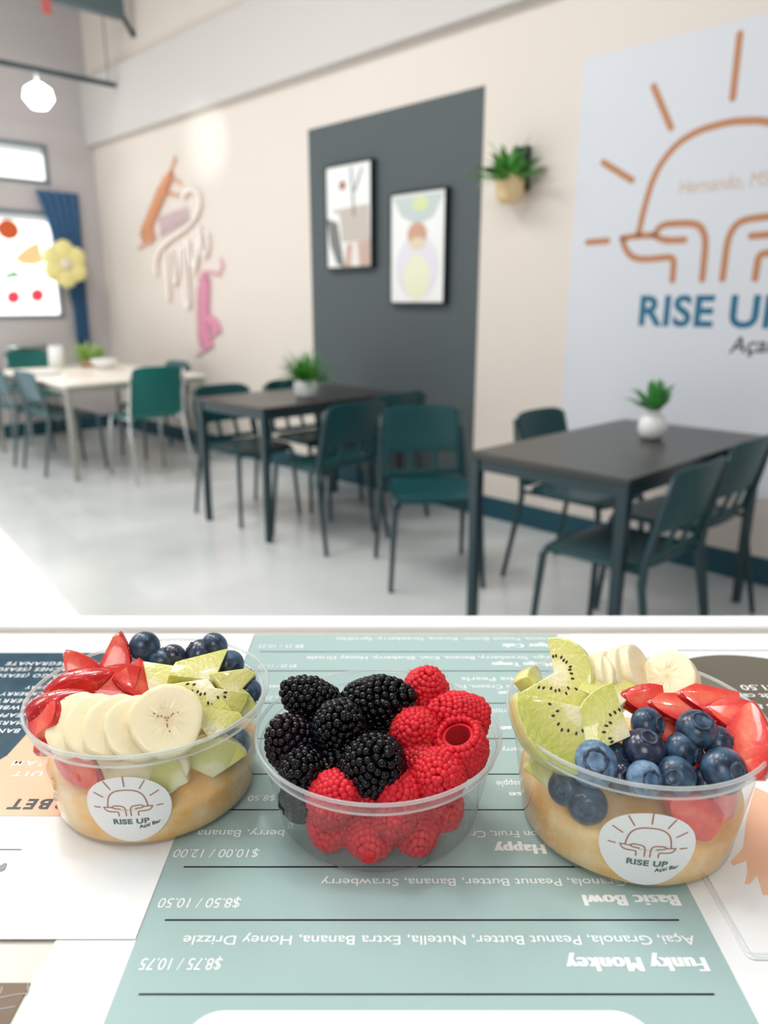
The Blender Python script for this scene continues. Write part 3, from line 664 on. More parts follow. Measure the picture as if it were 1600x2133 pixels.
b = MB(); [line_part('cream_lettering', M_wink, ls, a, bold=.012, spacing=1.3) for a in (('FRUIT', 138, 30, 1607, 1617, zt), ('CREAM', 150, 30, 1585, 1595, zt))]
b = MB(); flip_text(b, 'SORBET', 216, 27, 1665, 1686, zt, bold=.035, spacing=1.25); b.build('sorbet_lettering', M_ink, ls, smooth=False)
b = MB(); a = ct(0, 1770); c = ct(44, 1771); b.poly([(LX0+.02, a[1]-.0003), (c[0], a[1]-.0003), (c[0], a[1]+.0003), (LX0+.02, a[1]+.0003)], zt); q = ct(0, 1810)
b.poly(el(q[0]-.001, q[1], .0035, .0022, 16), zt); b.poly(el(q[0]+.0008, q[1]+.0012, .0014, .0022, 16), zt+.00005); b.build('black_print', M_ink, ls, smooth=False)

# right sheet: white acrylic with peach shape and taupe disc
rs = thing('menu_board', 'white acrylic menu board with a taupe disc and a peach hand shape at the right', 'menu', (0, 0, 0))
RX0 = .1372; RY0 = ct(1580, 1998)[1]
prism('sheet', round_rect(RX0, .62, RY0, .5135, .003), zS+.0003, ZC, M_pw, rs)
b = MB(); b.tube([(RX0+.0012, .30, ZC+.0003), (RX0+.0012, RY0+.003, ZC+.0003), (RX0+.003, RY0+.0012, ZC+.0003), (.5, RY0+.0012, ZC+.0003)], .0009, 8); b.build('sheet_rim', clear_plastic('sheet_edge', .25), rs)
flat('taupe_disc', el(.239, .411, .068, .068, 64), zL, M_taupe, rs)
for a in (('$1.50', 1612, 1539, 1427, 1438, zt), ('salt caramel', 1618, 1480, 1445, 1455, zt), ('nuts & seeds', 1640, 1500, 1467, 1477, zt)): line_part('disc_lettering', M_wink, rs, a, bold=.008)
b = MB(); y = ct(1500, 1355)[1]; b.poly([(ct(1411, 1355)[0], y-.0003), (.45, y-.0003), (.45, y+.0003), (ct(1411, 1355)[0], y+.0003)], zt); b.build('ruled_line', M_ink, rs, smooth=False)
pp = [(1640, 1868), (1589, 1864), (1583, 1842), (1577, 1823), (1562, 1842), (1551, 1842), (1557, 1818), (1555, 1792), (1545, 1797), (1527, 1804), (1521, 1796), (1530, 1787), (1548, 1766), (1556, 1700), (1573, 1640), (1600, 1652), (1640, 1672)]
flat('peach_shape', [ct(*p) for p in pp][::-1], zL+.00003, M_peach, rs)
# brown card at the lower-left corner
cb = thing('kraft_card', 'brown card with a black outline at the lower left corner of the counter', 'card', (0, 0, 0))
cx1, cy1 = xl-.0015, ct(0, 2043)[1]; prism('card', [(-.5, .08), (cx1, .08), (cx1, cy1), (-.5, cy1)], ZC-.0014, ZC-.0009, mat('brown_kraft', (118, 92, 66), .5, noise=(40, 0, (104, 82, 60))), cb)
b = MB()
for p in ([(58, 2045), (57, 2070), (50, 2090)], [(0, 2074), (30, 2068), (55, 2066)], [(0, 2098), (30, 2093)], [(0, 2065), (4, 2052)]): b.ribbon([ct(*q) for q in p], .0005, ZC-.0008)
b.build('black_outline', M_ink, cb, smooth=False)
# ------------------------------------------------------------------ plastic cups
M_clear = clear_plastic('clear_cup', .045); M_clear_w = clear_plastic('clear_cup_wall', .08); M_ledge = clear_plastic('clear_cup_ledge', .10); M_rim = clear_plastic('clear_cup_rim', .34, (.95, .965, .97), .05)
RO, RB = .0585, .048
BOWLS = {'L': (-.1157, .3334, .0546), 'C': (-.0027, .3172, .0435), 'R': (.1153, .3080, .0579)}
def wall_r(z, h): return RB+(.0552-RB)*min(1, max(0, z/(h-.007)))
def make_cup(key, lab):
    x, y, h = BOWLS[key]; t = thing('plastic_cup', lab, 'cup', (x, y, ZC+.0002))
    b = MB(); hh = h-.007
    b.lathe([(0, .0012), (RB-.006, .0012), (RB-.004, 0), (RB-.001, .0004), (RB, .002), (.0552, hh)], 96); b.build('cup_wall', M_clear if key == 'C' else M_clear_w, t)
    b = MB()
    b.lathe([(.0552, hh), (.0561, hh+.0003), (.0563, h-.0022), (.0568, h-.0014)], 96); b.build('cup_ledge', M_ledge, t)
    b = MB()
    for rr, zz, q in ((.0577, h-.0012, .0009), (.0562, hh, .00045)):
        b.lathe([(rr+q*cos(2*pi*k/10), zz+q*sin(2*pi*k/10)) for k in range(10)], 96, closed=True)
    b.build('cup_rim', M_rim, t)
    return t
cupL = make_cup('L', 'clear plastic cup at the left with banana, kiwi, strawberry and blueberry over peach sorbet')
cupC = make_cup('C', 'clear plastic cup in the middle holding blackberries and raspberries')
cupR = make_cup('R', 'clear plastic cup at the right with blueberries, strawberries, kiwi and banana over peach sorbet')
# round paper stickers on the two sorbet cups
M_stick = mat('sticker_paper', (242, 242, 242), .45); M_stk_line = mat('sticker_copper', (176, 120, 96), .5); M_stk_text = mat('sticker_green', (92, 122, 112), .5)
def sticker(cup, key, ph, zc, R):
    x, y, h = BOWLS[key]; k = (.0552-RB)/(h-.007); A = radians(ph)
    def fn(v, off=.00025):
        z = zc+v.y; r = wall_r(z, h)+off+v.z; a = A+v.x/wall_r(zc, h); return (r*cos(a), r*sin(a), z)
    b = MB(); n = 48; rings = 8; b.v.append(Vector((0, 0, 0)))
    for j in range(1, rings+1):
        for i in range(n): b.v.append(Vector((R*j/rings*cos(2*pi*i/n), R*j/rings*sin(2*pi*i/n), 0)))
    for i in range(n): b.f.append([0, 1+i, 1+(i+1) % n]); b.m.append(0)
    for j in range(rings-1):
        for i in range(n): b.f.append([1+j*n+i, 1+(j+1)*n+i, 1+(j+1)*n+(i+1) % n, 1+j*n+(i+1) % n]); b.m.append(0)
    b.map(lambda v: fn(v)); st = b.build('sticker', M_stick, cup)
    tag(st, 'round white sticker with a sunrise and hands emblem')
    sc = R*.80/1.0/LW; oy = -R*.19
    b = emblem(sc, R*.030); b.map(lambda v: fn(Vector((v.x, v.y+oy, 0)), .0004)); b.build('sticker_emblem', M_stk_line, st, smooth=False)
    b = MB(); put_text(b, 'RISE UP', -R*.40, -R*.44, R*.155, R*.86, bold=.035, spacing=1.05); b.map(lambda v: fn(Vector((v.x, v.y, 0)), .0004)); b.build('sticker_lettering', M_stk_text, st, smooth=False)
    b = MB(); put_text(b, 'Açai Bar', R*.20, -R*.60, R*.105, R*.54, rot=.22, bold=.012, shear=.2); b.map(lambda v: fn(Vector((v.x, v.y, 0)), .00045)); b.build('sticker_script', M_blackink, st, smooth=False)
    b = MB(); put_text(b, 'Hernando, MS', -R*.20, -R*.02, R*.05, R*.42); b.map(lambda v: fn(Vector((v.x, v.y, 0)), .0004)); b.build('sticker_town', mat('sticker_grey', (190, 180, 176), .5), st, smooth=False)
LW = max(abs(x) for p in LOGO for x, y in p)
sticker(cupL, 'L', 273.5, .0232, .0186); sticker(cupR, 'R', 261.5, .0228, .0195)

# sorbet fillings, uneven on top
M_sorb = mat('peach_sorbet', (254, 190, 98), .5, noise=(80, 0, (255, 222, 168)), bump=(160, .4, .001), sss=.15)
def sorbet(key, lab, f, dome):
    x, y, h = BOWLS[key]; b = MB(); n = 72; m = 14; prof = []
    for i in range(n):
        a = 2*pi*i/n; zt = f(a)
        prof.append([((RB-.0016)*q, .0016) for q in (.5, 1)]+[(wall_r(zt*q, h)-.0007, max(.0022, zt*q)) for q in (.12, .35, .6, .8, .95)]
                    +[((wall_r(zt, h)-.0012)*q, zt+(dome-zt)*(1-q*q)+.0012*sin(9*a+q*7)*q*(1-q)*3) for q in (.98, .9, .75, .55, .3)])
    k = len(prof[0])
    for p in prof:
        pass
    for i in range(n):
        a = 2*pi*i/n
        for r, z in prof[i]: b.v.append(Vector((r*cos(a), r*sin(a), z)))
    for i in range(n):
        j = (i+1) % n
        for q in range(k-1): b.f.append([i*k+q, j*k+q, j*k+q+1, i*k+q+1]); b.m.append(0)
    b.f.append([i*k for i in range(n)][::-1]); b.m.append(0); b.f.append([i*k+k-1 for i in range(n)]); b.m.append(0)
    tag(b.build('sorbet', M_sorb, loc=(x, y, ZC+.0004)), lab, 'sorbet')
sorbet('L', 'peach coloured sorbet filling the bottom of the left cup', lambda a: .0235+.0035*sin(a*1+2.2+pi)+.0018*sin(3*a+1)+.001*sin(7*a), .036)
sorbet('R', 'peach coloured sorbet filling the bottom of the right cup', lambda a: .0225+.003*sin(a+.2)+.0016*sin(3*a+2)+.001*sin(8*a), .036)

# ------------------------------------------------------------------ fruit builders
def orient(n, ang):
    Z = (CR*n[0]+CU*n[1]-CF*n[2]).normalized(); a = radians(ang); X = CR*cos(a)+CU*sin(a); X = (X-Z*X.dot(Z)).normalized(); Y = Z.cross(X)
    return Matrix((X, Y, Z)).transposed()
def spot(key, px, py, z, rad):
    """a point in the cup seen at this place, kept clear of the cup wall"""
    x, y, h = BOWLS[key]; q = onz(px, py, ZC+z); d = Vector((q.x-x, q.y-y)); lim = wall_r(z, h)-rad
    if z < h-.002 and d.length > lim: d = d.normalized()*max(lim, 0)
    return Vector((x+d.x, y+d.y, ZC+z))
def xf(loc, R3): m = R3.to_4x4(); m.translation = loc; return m

M_blue = mat('blueberry_skin', (16, 34, 58), .34, noise=(170, 0, (70, 100, 128)), bump=(500, .1, .0003), coat=.25)
M_blue_b = mat('blueberry_bloom', (60, 94, 132), .55, noise=(260, 0, (126, 154, 180)), bump=(400, .1, .0003))
M_blue_d = mat('blueberry_dark', (20, 24, 46), .28, noise=(230, 0, (52, 60, 88)), coat=.4)
M_blue_c = mat('blueberry_calyx', (40, 42, 62), .7, noise=(400, 0, (88, 104, 128)))
def blueberry(loc, r, n, ang=0, m=None, lab='', grp=None, big=False):
    b = MB(); N, K = 24, 18; cr = .46 if big else .36
    for j in range(K+1):
        th = pi*j/K
        for i in range(N):
            a = 2*pi*i/N; rr, zz = sin(th), cos(th)*.86
            b.v.append(Vector((rr*cos(a)*r, rr*sin(a)*r, zz*r)))
    for j in range(K):
        for i in range(N): b.f.append([j*N+i, (j+1)*N+i, (j+1)*N+(i+1) % N, j*N+(i+1) % N]); b.m.append(0)
    for v in b.v:                                   # dip inside the crown
        q = Vector((v.x, v.y)).length/r
        if v.z > 0 and q < cr: v.z -= r*(.16 if big else .12)*(1-(q/cr)**2)
    t = bpy.data.objects.new('blueberry', None); C.objects.link(t); t.empty_display_size = .005; t.matrix_world = xf(loc, orient(n, ang)); tag(t, lab, 'blueberry', grp)
    b.build('berry_body', m or M_blue, t)
    b = MB(); zc = .86*sqrt(1-cr*cr)*r
    for k in range(5):
        a = 2*pi*k/5
        p0 = Vector((cr*r*cos(a-.5), cr*r*sin(a-.5), zc+.0001)); p1 = Vector((cr*r*cos(a+.5), cr*r*sin(a+.5), zc+.0001)); tip = Vector((cr*r*1.28*cos(a), cr*r*1.28*sin(a), zc+r*.10)); mid = Vector((cr*r*.72*cos(a), cr*r*.72*sin(a), zc-r*.03))
        e = Vector((0, 0, .00035)); b.add([p0, p1, tip, mid, p0-e, p1-e, tip-e, mid-e], [(3, 0, 2), (3, 2, 1), (7, 6, 4), (7, 5, 6), (0, 4, 6, 2), (2, 6, 5, 1), (3, 7, 4, 0), (1, 5, 7, 3)])
    b.tube([(cr*r*cos(2*pi*i/20), cr*r*sin(2*pi*i/20), zc) for i in range(21)], r*.06, 6, caps=False)
    b.build('calyx', M_blue_c, t)
    return t

def red_mat(name, c1, c2, rough, coat, sss): return mat(name, c1, rough, noise=(150, 0, c2), coat=coat, sss=sss, spec=.35)
M_rasp = red_mat('raspberry_red', (226, 36, 50), (206, 20, 38), .5, .05, .25); M_rasp_d = red_mat('raspberry_deep', (205, 28, 46), (176, 16, 34), .4, .15, .2)
M_rasp_in = mat('raspberry_hollow', (170, 24, 36), .6); M_hair = mat('berry_hair', (226, 140, 120), .6)
M_blk = mat('blackberry_black', (3, 6, 11), .13, noise=(120, 0, (12, 7, 14)), spec=.32); M_blk_r = mat('blackberry_reddish', (30, 8, 16), .16, noise=(140, 0, (14, 12, 22)), spec=.35)
def drupe(name, cat, loc, R, L, n, ang, m, lab, grp, rows, dsize, hollow, seed, hairs=0):
    """raspberry or blackberry: axis z, tip at +z, drupelets in staggered rows round a core"""
    rnd = random.Random(seed); Rm = orient(n, ang); pk = 1.70 if cat == 'blackberry' else 1.40
    t = bpy.data.objects.new(name, None); C.objects.link(t); t.empty_display_size = .005; t.matrix_world = xf(loc, Rm); tag(t, lab, cat, grp)
    def prof(s): return R*(sin(pi*(.19+.81*s)))**.62 if s > .38 else R*(.90+.10*sin(pi/2*s/.38))
    b = MB(); pts = []
    if hollow:
        b.lathe([(R*.50, -L*.46), (prof(.1)*.86, -L*.42), (prof(.3)*.88, -L*.2), (prof(.55)*.86, L*.05), (prof(.8)*.82, L*.28), (0, L*.44)], 24)
    else: b.lathe([(0, -L*.44), (prof(.1)*.86, -L*.40), (prof(.3)*.88, -L*.2), (prof(.55)*.86, L*.05), (prof(.8)*.82, L*.28), (0, L*.44)], 24)
    for j in range(rows+1):
        s = (j+.3)/(rows+.1) if j < rows else .992; r = prof(min(1, s))*(.94 if cat == 'blackberry' else .93); z = -L/2+L*s
        if j == 0: r *= .90
        cnt = max(3, int(round(2*pi*r/(dsize*pk))))
        dr = (prof(min(1, s+.02))-prof(max(0, s-.04)))/(.06*L) if j < rows else -3
        for i in range(cnt):
            a = 2*pi*(i+.5*(j % 2)+rnd.uniform(-.16, .16))/cnt+j*.21
            nv = Vector((cos(a), sin(a), -dr)).normalized() if r > 0 else Vector((0, 0, 1))
            c = Vector((r*cos(a), r*sin(a), z+rnd.uniform(-.22, .22)*dsize))*rnd.uniform(.98, 1.02); d = dsize*rnd.uniform(.86, 1.16)
            q = nv.to_track_quat('Z', 'Y').to_matrix(); b.ico(c, (d*1.02, d*1.0, d*.92), q); pts.append((c, nv, d))
    if not hollow and cat == 'blackberry':
        for i in range(5): b.ico((R*.45*cos(i*1.257), R*.45*sin(i*1.257), -L*.45), dsize*.9)
        b.ico((0, 0, -L*.46), dsize*.9)
    b.build('drupelets', m, t)
    if hollow:
        b = MB(); b.lathe([(R*.50, -L*.46), (R*.44, -L*.36), (R*.36, -L*.05), (R*.16, L*.15), (0, L*.17)], 24); b.build('hollow', M_rasp_in, t)
    if hairs:
        b = MB()
        for k in range(hairs):
            c, nv, d = rnd.choice(pts); p = c+nv*d*.85; u = nv.cross(Vector((rnd.uniform(-1, 1), rnd.uniform(-1, 1), rnd.uniform(-1, 1)))).normalized(); l = R*rnd.uniform(.15, .32)
            b.tube([p, p+nv*l*.5+u*l*.15, p+nv*l*.75+u*l*.6], .00005, 3, caps=False)
        o = b.build('hairs', M_hair, t); o['kind'] = 'stuff'
    return t

def cut_mesh(base, planes, bevel=.0007):
    """cut a convex body by planes (point, outward normal); cut faces get material 1"""
    bm = base
    for co, no in planes:
        r = bmesh.ops.bisect_plane(bm, geom=bm.verts[:]+bm.edges[:]+bm.faces[:], plane_co=Vector(co), plane_no=Vector(no).normalized(), clear_outer=True)
        ed = [e for e in bm.edges if len(e.link_faces) == 1]
        if ed:
            for f in bmesh.ops.holes_fill(bm, edges=ed, sides=0)['faces']: f.material_index = 1
    bmesh.ops.recalc_face_normals(bm, faces=bm.faces)
    bmesh.ops.remove_doubles(bm, verts=bm.verts, dist=bevel*.4)
    return bm
def finish(bm, name, mats, parent, bevel, seed=0, wob=0):
    bmesh.ops.triangulate(bm, faces=[f for f in bm.faces if len(f.verts) > 4])
    if wob:
        rnd = random.Random(seed)
        for v in bm.verts: v.co += Vector((rnd.uniform(-1, 1), rnd.uniform(-1, 1), rnd.uniform(-1, 1)))*wob
    me = bpy.data.meshes.new(name); bm.to_mesh(me); bm.free()
    for m_ in mats: me.materials.append(m_)
    me.polygons.foreach_set('use_smooth', [True]*len(me.polygons)); o = link(name, me, parent, bevel=bevel)
    return o
def ball(rx, ry, rz, u=28, v=18):
    bm = bmesh.new(); bmesh.ops.create_uvsphere(bm, u_segments=u, v_segments=v, radius=1)
    for q in bm.verts: q.co = Vector((q.co.x*rx, q.co.y*ry, q.co.z*rz))
    return bm

KIWI_STOPS = [(.0, (246, 238, 208)), (.22, (242, 234, 190)), (.38, (224, 218, 140)), (.62, (216, 212, 124)), (.95, (196, 198, 96))]
M_kiwi = ramp_mat('kiwi_flesh', KIWI_STOPS, 1/.024, .18, coat=1, bump=(480, .7, .0008), streak=26, sss=.2)
M_kiwi_s = mat('kiwi_outer', (214, 212, 128), .26, noise=(90, 0, (228, 224, 156)), coat=.5, bump=(300, .3, .0005), sss=.2); M_seed = mat('kiwi_seed', (26, 18, 22), .3, coat=.4)
def kiwi(loc, n, ang, lab, half=45, t=.011, r=.023, extra=(), off=.010, seeds=True, grp=None, seed=1, lab_face=None):
    """wedge of a kiwi slice: core on the z axis, wedge opening towards +x; local x origin shifted by off so loc is its middle"""
    bm = ball(r, r, r*1.25); a = radians(half); pl = [((0, 0, t/2), (0, 0, 1)), ((0, 0, -t/2), (0, 0, -1))]
    if half < 90: pl += [((0, 0, 0), (-sin(a), cos(a), 0)), ((0, 0, 0), (-sin(a), -cos(a), 0))]
    elif half < 175: pl += [((0, 0, 0), (-1, 0, 0))]
    pl += list(extra)
    bm = cut_mesh(bm, pl)
    R3 = orient(n, ang); M = xf(loc-R3 @ Vector((off, 0, 0)), R3)
    tt = bpy.data.objects.new('kiwi_piece', None); C.objects.link(tt); tt.empty_display_size = .005; tt.matrix_world = M; tag(tt, lab, 'kiwi', grp)
    finish(bm, 'kiwi_flesh', [M_kiwi_s, M_kiwi], tt, .0009)
    if seeds:
        rnd = random.Random(seed); b = MB(); k = int(26*half/180)+1
        for sgn_ in (1, -1):
            for i in range(k):
                th = -a+2*a*(i+.5)/k+rnd.uniform(-.06, .06); rr = r*rnd.uniform(.34, .50)
                p = Vector((rr*cos(th), rr*sin(th), sgn_*(t/2+.0000)))
                if any((p-Vector(c)).dot(Vector(q).normalized()) > -.0004 for c, q in extra): continue
                b.ico(p, (.00105, .00062, .0004), Matrix.Rotation(th+rnd.uniform(-.3, .3), 3, 'Z'), lo=True)
        if half < 175:
            for sg in (1, -1):
                nv = Vector((-sin(a), cos(a)*sg, 0)) if half < 90 else Vector((-1, 0, 0))
                for q in range(4):
                    rr = r*rnd.uniform(.30, .52); z = t*rnd.uniform(-.42, .42)
                    p = Vector((rr*cos(a), rr*sin(a)*sg, z)) if half < 90 else Vector((0, rr*sg, z))
                    if any((p-Vector(c)).dot(Vector(qq).normalized()) > -.0004 for c, qq in extra): continue
                    b.ico(p, (.00045, .0007, .0010), nv.to_track_quat('X', 'Z').to_matrix(), lo=True)
        if b.v: b.build('seeds', M_seed, tt)
    return tt

M_ban = ramp_mat('banana_flesh', [(0, (218, 186, 140)), (.10, (232, 212, 170)), (.34, (242, 228, 188)), (.8, (246, 234, 198)), (1, (244, 230, 186))], 1/.0155, .38, coat=.15, bump=(300, .25, .0004), sss=.15)
M_ban_s = mat('banana_side', (244, 230, 194), .42, noise=(120, 0, (236, 218, 174)), bump=(240, .3, .0005), sss=.15); M_ban_m = mat('banana_core', (176, 122, 84), .5)
def banana(loc, n, ang, lab, r=.0145, t=.0065, seed=1, core=True, sy=1.0):
    rnd = random.Random(seed); ph = [rnd.uniform(0, 6.28) for _ in range(4)]; N = 48
    def rad(a): return r*(1+.025*cos(3*a+ph[0])+.015*cos(5*a+ph[1])+.008*sin(13*a+ph[2])+.006*sin(21*a+ph[3]))
    bm = bmesh.new(); rings = []
    for (k, z) in ((1, -t/2+.0007), (1.012, 0), (1, t/2-.0007), (.955, t/2-.0001), (.85, t/2), (.6, t/2+.0002), (.3, t/2+.0001)):
        rings.append([bm.verts.new((rad(2*pi*i/N)*k*cos(2*pi*i/N), rad(2*pi*i/N)*k*sin(2*pi*i/N)*sy, z+(rnd.uniform(-1, 1)*.00012 if k < .9 else 0))) for i in range(N)])
    for q, (ra, rb) in enumerate(zip(rings, rings[1:])):
        for i in range(N):
            f = bm.faces.new((ra[i], ra[(i+1) % N], rb[(i+1) % N], rb[i])); f.material_index = 1 if q >= 2 else 0
    f = bm.faces.new(rings[-1]); f.material_index = 1
    low = [bm.verts.new((v.co.x*.95, v.co.y*.95, -t/2)) for v in rings[0]]
    for i in range(N): bm.faces.new((low[i], low[(i+1) % N], rings[0][(i+1) % N], rings[0][i]))
    f = bm.faces.new(low[::-1]); f.material_index = 1
    tt = bpy.data.objects.new('banana_slice', None); C.objects.link(tt); tt.empty_display_size = .005; tt.matrix_world = xf(loc, orient(n, ang)); tag(tt, lab, 'banana slice')
    finish(bm, 'banana_flesh', [M_ban_s, M_ban], tt, 0)
    if core:
        b = MB()
        for k in range(3):
            a = 2*pi*k/3+.4
            for q in range(4):
                rr = r*(.05+.10*q)*rnd.uniform(.8, 1.1); w = .5*r*.07
                b.ico((rr*cos(a+rnd.uniform(-.2, .2)), rr*sin(a+rnd.uniform(-.2, .2)), t/2+.0001), (w*rnd.uniform(.8, 1.7), w*rnd.uniform(.6, 1.0), .0002), Matrix.Rotation(a, 3, 'Z'), lo=True)
        b.build('banana_core', M_ban_m, tt)
    return tt

M_str = mat('strawberry_skin', (206, 24, 32), .22, noise=(90, 0, (170, 10, 26)), coat=.6, bump=(260, .4, .0006), sss=.1)
M_str_f = ramp_mat('strawberry_flesh', [(0, (248, 170, 140)), (.12, (242, 122, 92)), (.45, (232, 66, 52)), (1, (206, 20, 30))], 1/.0115, .25, vary=.5, coat=.8, bump=(260, .35, .0006), sss=.15)
M_ach = mat('strawberry_seed', (204, 130, 60), .4)
def strawberry(loc, n, ang, lab, planes, R=.0145, L=.030, seed=1, off=(0, 0, 0)):
    """piece of a strawberry: tip at +x, wide end at -x; planes are (point, outward normal)"""
    bm = bmesh.new(); N, K = 28, 16; rings = []
    for j in range(K+1):
        s = j/K; r = R*max(.02, (sin(pi*min(1, .16+.84*s)))**.75*(1-.25*s)+.0) if s > .02 else R*.05
        rings.append([bm.verts.new((-L/2+L*s, r*cos(2*pi*i/N), r*sin(2*pi*i/N))) for i in range(N)])
    for ra, rb in zip(rings, rings[1:]):
        for i in range(N): bm.faces.new((ra[i], ra[(i+1) % N], rb[(i+1) % N], rb[i]))
    bm.faces.new(rings[0][::-1]); bm.faces.new(rings[-1])
    bm = cut_mesh(bm, planes)
    tt = bpy.data.objects.new('strawberry_piece', None); C.objects.link(tt); tt.empty_display_size = .005
    R3 = orient(n, ang); tt.matrix_world = xf(loc-R3 @ Vector(off), R3); tag(tt, lab, 'strawberry')
    # flesh colour runs outward from the berry's own axis: turn that axis into the material's z
    rot = Matrix.Rotation(radians(90), 4, 'Y')
    bm.transform(rot.inverted()); o = finish(bm, 'strawberry_flesh', [M_str, M_str_f], tt, .0008); o.matrix_local = rot
    rnd = random.Random(seed); b = MB()
    for j in range(1, 9):
        s = j/9.5; r = R*(sin(pi*min(1, .16+.84*s)))**.75*(1-.25*s); cnt = max(3, int(2*pi*r/.0042))
        for i in range(cnt):
            a = 2*pi*(i+.5*(j % 2))/cnt+rnd.uniform(-.1, .1); p = Vector((-L/2+L*s, r*cos(a), r*sin(a)))
            if any((p-Vector(c)).dot(Vector(q).normalized()) > -.0006 for c, q in planes): continue
            b.ico(p, (.00055, .00035, .00035), lo=True)
    if b.v: b.build('seeds', M_ach, tt)
    return tt
HALF = [((0, 0, 0), (0, 0, 1))]                      # cut face looks along +z
def slab(t): return [((0, 0, t/2), (0, 0, 1)), ((0, 0, -t/2), (0, 0, -1))]
QUART = [((0, 0, 0), (0, .2, 1)), ((0, 0, 0), (0, -1, -.15))]

# ------------------------------------------------------------------ left cup
def L(x, y): return (x/2.667, 1280+y/2.667)
def Cc(x, y): return (500+x/2.667, 1300+y/2.667)
def Rr(x, y): return (1000+x/2.667, 1300+y/2.667)
GB = 'blueberries in the left cup'
for (x, y, z, r, n, m, lab) in [
    (802, 180, .0640, .0082, (-.2, .1, -.6), M_blue, 'tall single blueberry standing highest at the back left of the left cup'),
    (792, 318, .0555, .0062, (0, .3, -.6), M_blue_d, 'blueberry just below the single tallest blueberry in the left cup'),
    (905, 268, .0560, .0086, (.2, .6, -.5), M_blue, 'large blueberry behind the leftmost kiwi chunk in the left cup'),
    (965, 236, .0590, .0070, (.3, .4, -.8), M_blue_d, 'blueberry half hidden behind the large berry at the back of the left cup'),
    (1108, 218, .0595, .0080, (-.7, .5, .2), M_blue_d, 'shiny dark blueberry in front of another at the back right of the left cup'),
    (1190, 176, .0625, .0074, (.3, .3, -.8), M_blue, 'rearmost blueberry at the back right of the left cup'),
    (1275, 283, .0565, .0080, (.5, -.1, .5), M_blue, 'blueberry right of the shiny one, above the kiwi, in the left cup'),
    (1368, 352, .0530, .0052, (.3, .5, -.5), M_blue_d, 'small blueberry near the right rim of the left cup'),
    (1388, 430, .0480, .0066, (.6, -.2, .5), M_blue, 'blueberry against the right rim of the left cup, below the small one'),
    (1360, 505, .0420, .0060, (.6, -.2, .5), M_blue_d, 'dark blueberry lowest along the right rim of the left cup'),
    (1020, 292, .0545, .0056, (.3, .5, -.5), M_blue_d, 'blueberry peeping between kiwi chunks at the back of the left cup'),
    (1335, 720, .0300, .0078, (.6, -.2, .5), M_blue, 'blueberry pressed to the wall of the left cup above the sorbet')]:
    blueberry(spot('L', *L(x, y), z, r+.0006), r, n, m=m, lab=lab, grp=GB)
S = strawberry
S(spot('L', *L(432, 330), .0590, .006), (.15, .35, .9), 118, 'upright pale cut strawberry wedge at the back left of the left cup', [((0, 0, .003), (0, 0, 1)), ((0, 0, -.006), (0, 0, -1)), ((-.006, 0, 0), (-1, .35, 0)), ((0, .005, 0), (.25, 1, 0))], .0125, .028, 2)
S(spot('L', *L(628, 262), .0610, .006), (.1, .3, .9), 80, 'pointed strawberry wedge standing left of the tallest blueberry in the left cup', [((0, 0, .003), (0, 0, 1)), ((0, 0, -.006), (0, 0, -1)), ((-.008, 0, 0), (-1, 0, 0)), ((0, .005, 0), (.2, 1, 0))], .0115, .032, 3)
S(spot('L', *L(455, 400), .0545, .007), (-.3, .75, .4), 28, 'long dark red glossy strawberry slice along the upper left of the left cup', [((0, 0, -.004), (0, 0, -1)), ((0, -.006, 0), (0, -1, .2))], .0110, .036, 4)
S(spot('L', *L(640, 385), .0550, .007), (.1, .55, .8), 175, 'big bright strawberry chunk behind the banana slices of the left cup', [((0, 0, .004), (0, .15, 1)), ((0, 0, -.007), (0, 0, -1)), ((-.011, 0, 0), (-1, 0, 0)), ((.012, 0, 0), (1, .2, 0))], .0115, .034, 5)
S(spot('L', *L(770, 385), .0540, .006), (.5, .5, .6), -50, 'strawberry chunk between the banana and the leftmost kiwi of the left cup', [((0, 0, .003), (0, 0, 1)), ((0, 0, -.006), (0, 0, -1)), ((-.010, 0, 0), (-1, 0, 0))], .0105, .030, 6)
S(spot('L', *L(310, 520), .0530, .006), (-.3, .6, .6), 30, 'dark red strawberry slice beside the banana at the left of the left cup', [((0, 0, -.005), (0, 0, -1)), ((-.010, 0, 0), (-1, 0, 0)), ((0, -.007, 0), (0, -1, 0))], .0100, .034, 7)
S(spot('L', *L(240, 605), .0515, .007), (-.4, .5, .7), -60, 'small strawberry cube at the far left rim of the left cup', [((0, 0, .003), (0, 0, 1)), ((0, 0, -.005), (0, 0, -1)), ((-.007, 0, 0), (-1, 0, 0)), ((.006, 0, 0), (1, .2, 0))], .0095, .026, 8)
S(spot('L', *L(290, 690), .0440, .009), (-.2, .5, .8), 10, 'strawberry bit low beside the leftmost banana slice of the left cup', [((0, 0, .004), (0, 0, 1)), ((0, 0, -.004), (0, 0, -1)), ((-.008, 0, 0), (-1, 0, 0))], .0085, .026, 9)
S(spot('L', *L(420, 880), .0360, .010), (-.3, .1, .9), -35, 'strawberry piece pressed to the front wall of the left cup above the sticker', [((0, 0, .003), (0, 0, 1)), ((0, 0, -.005), (0, 0, -1))], .0100, .030, 10)
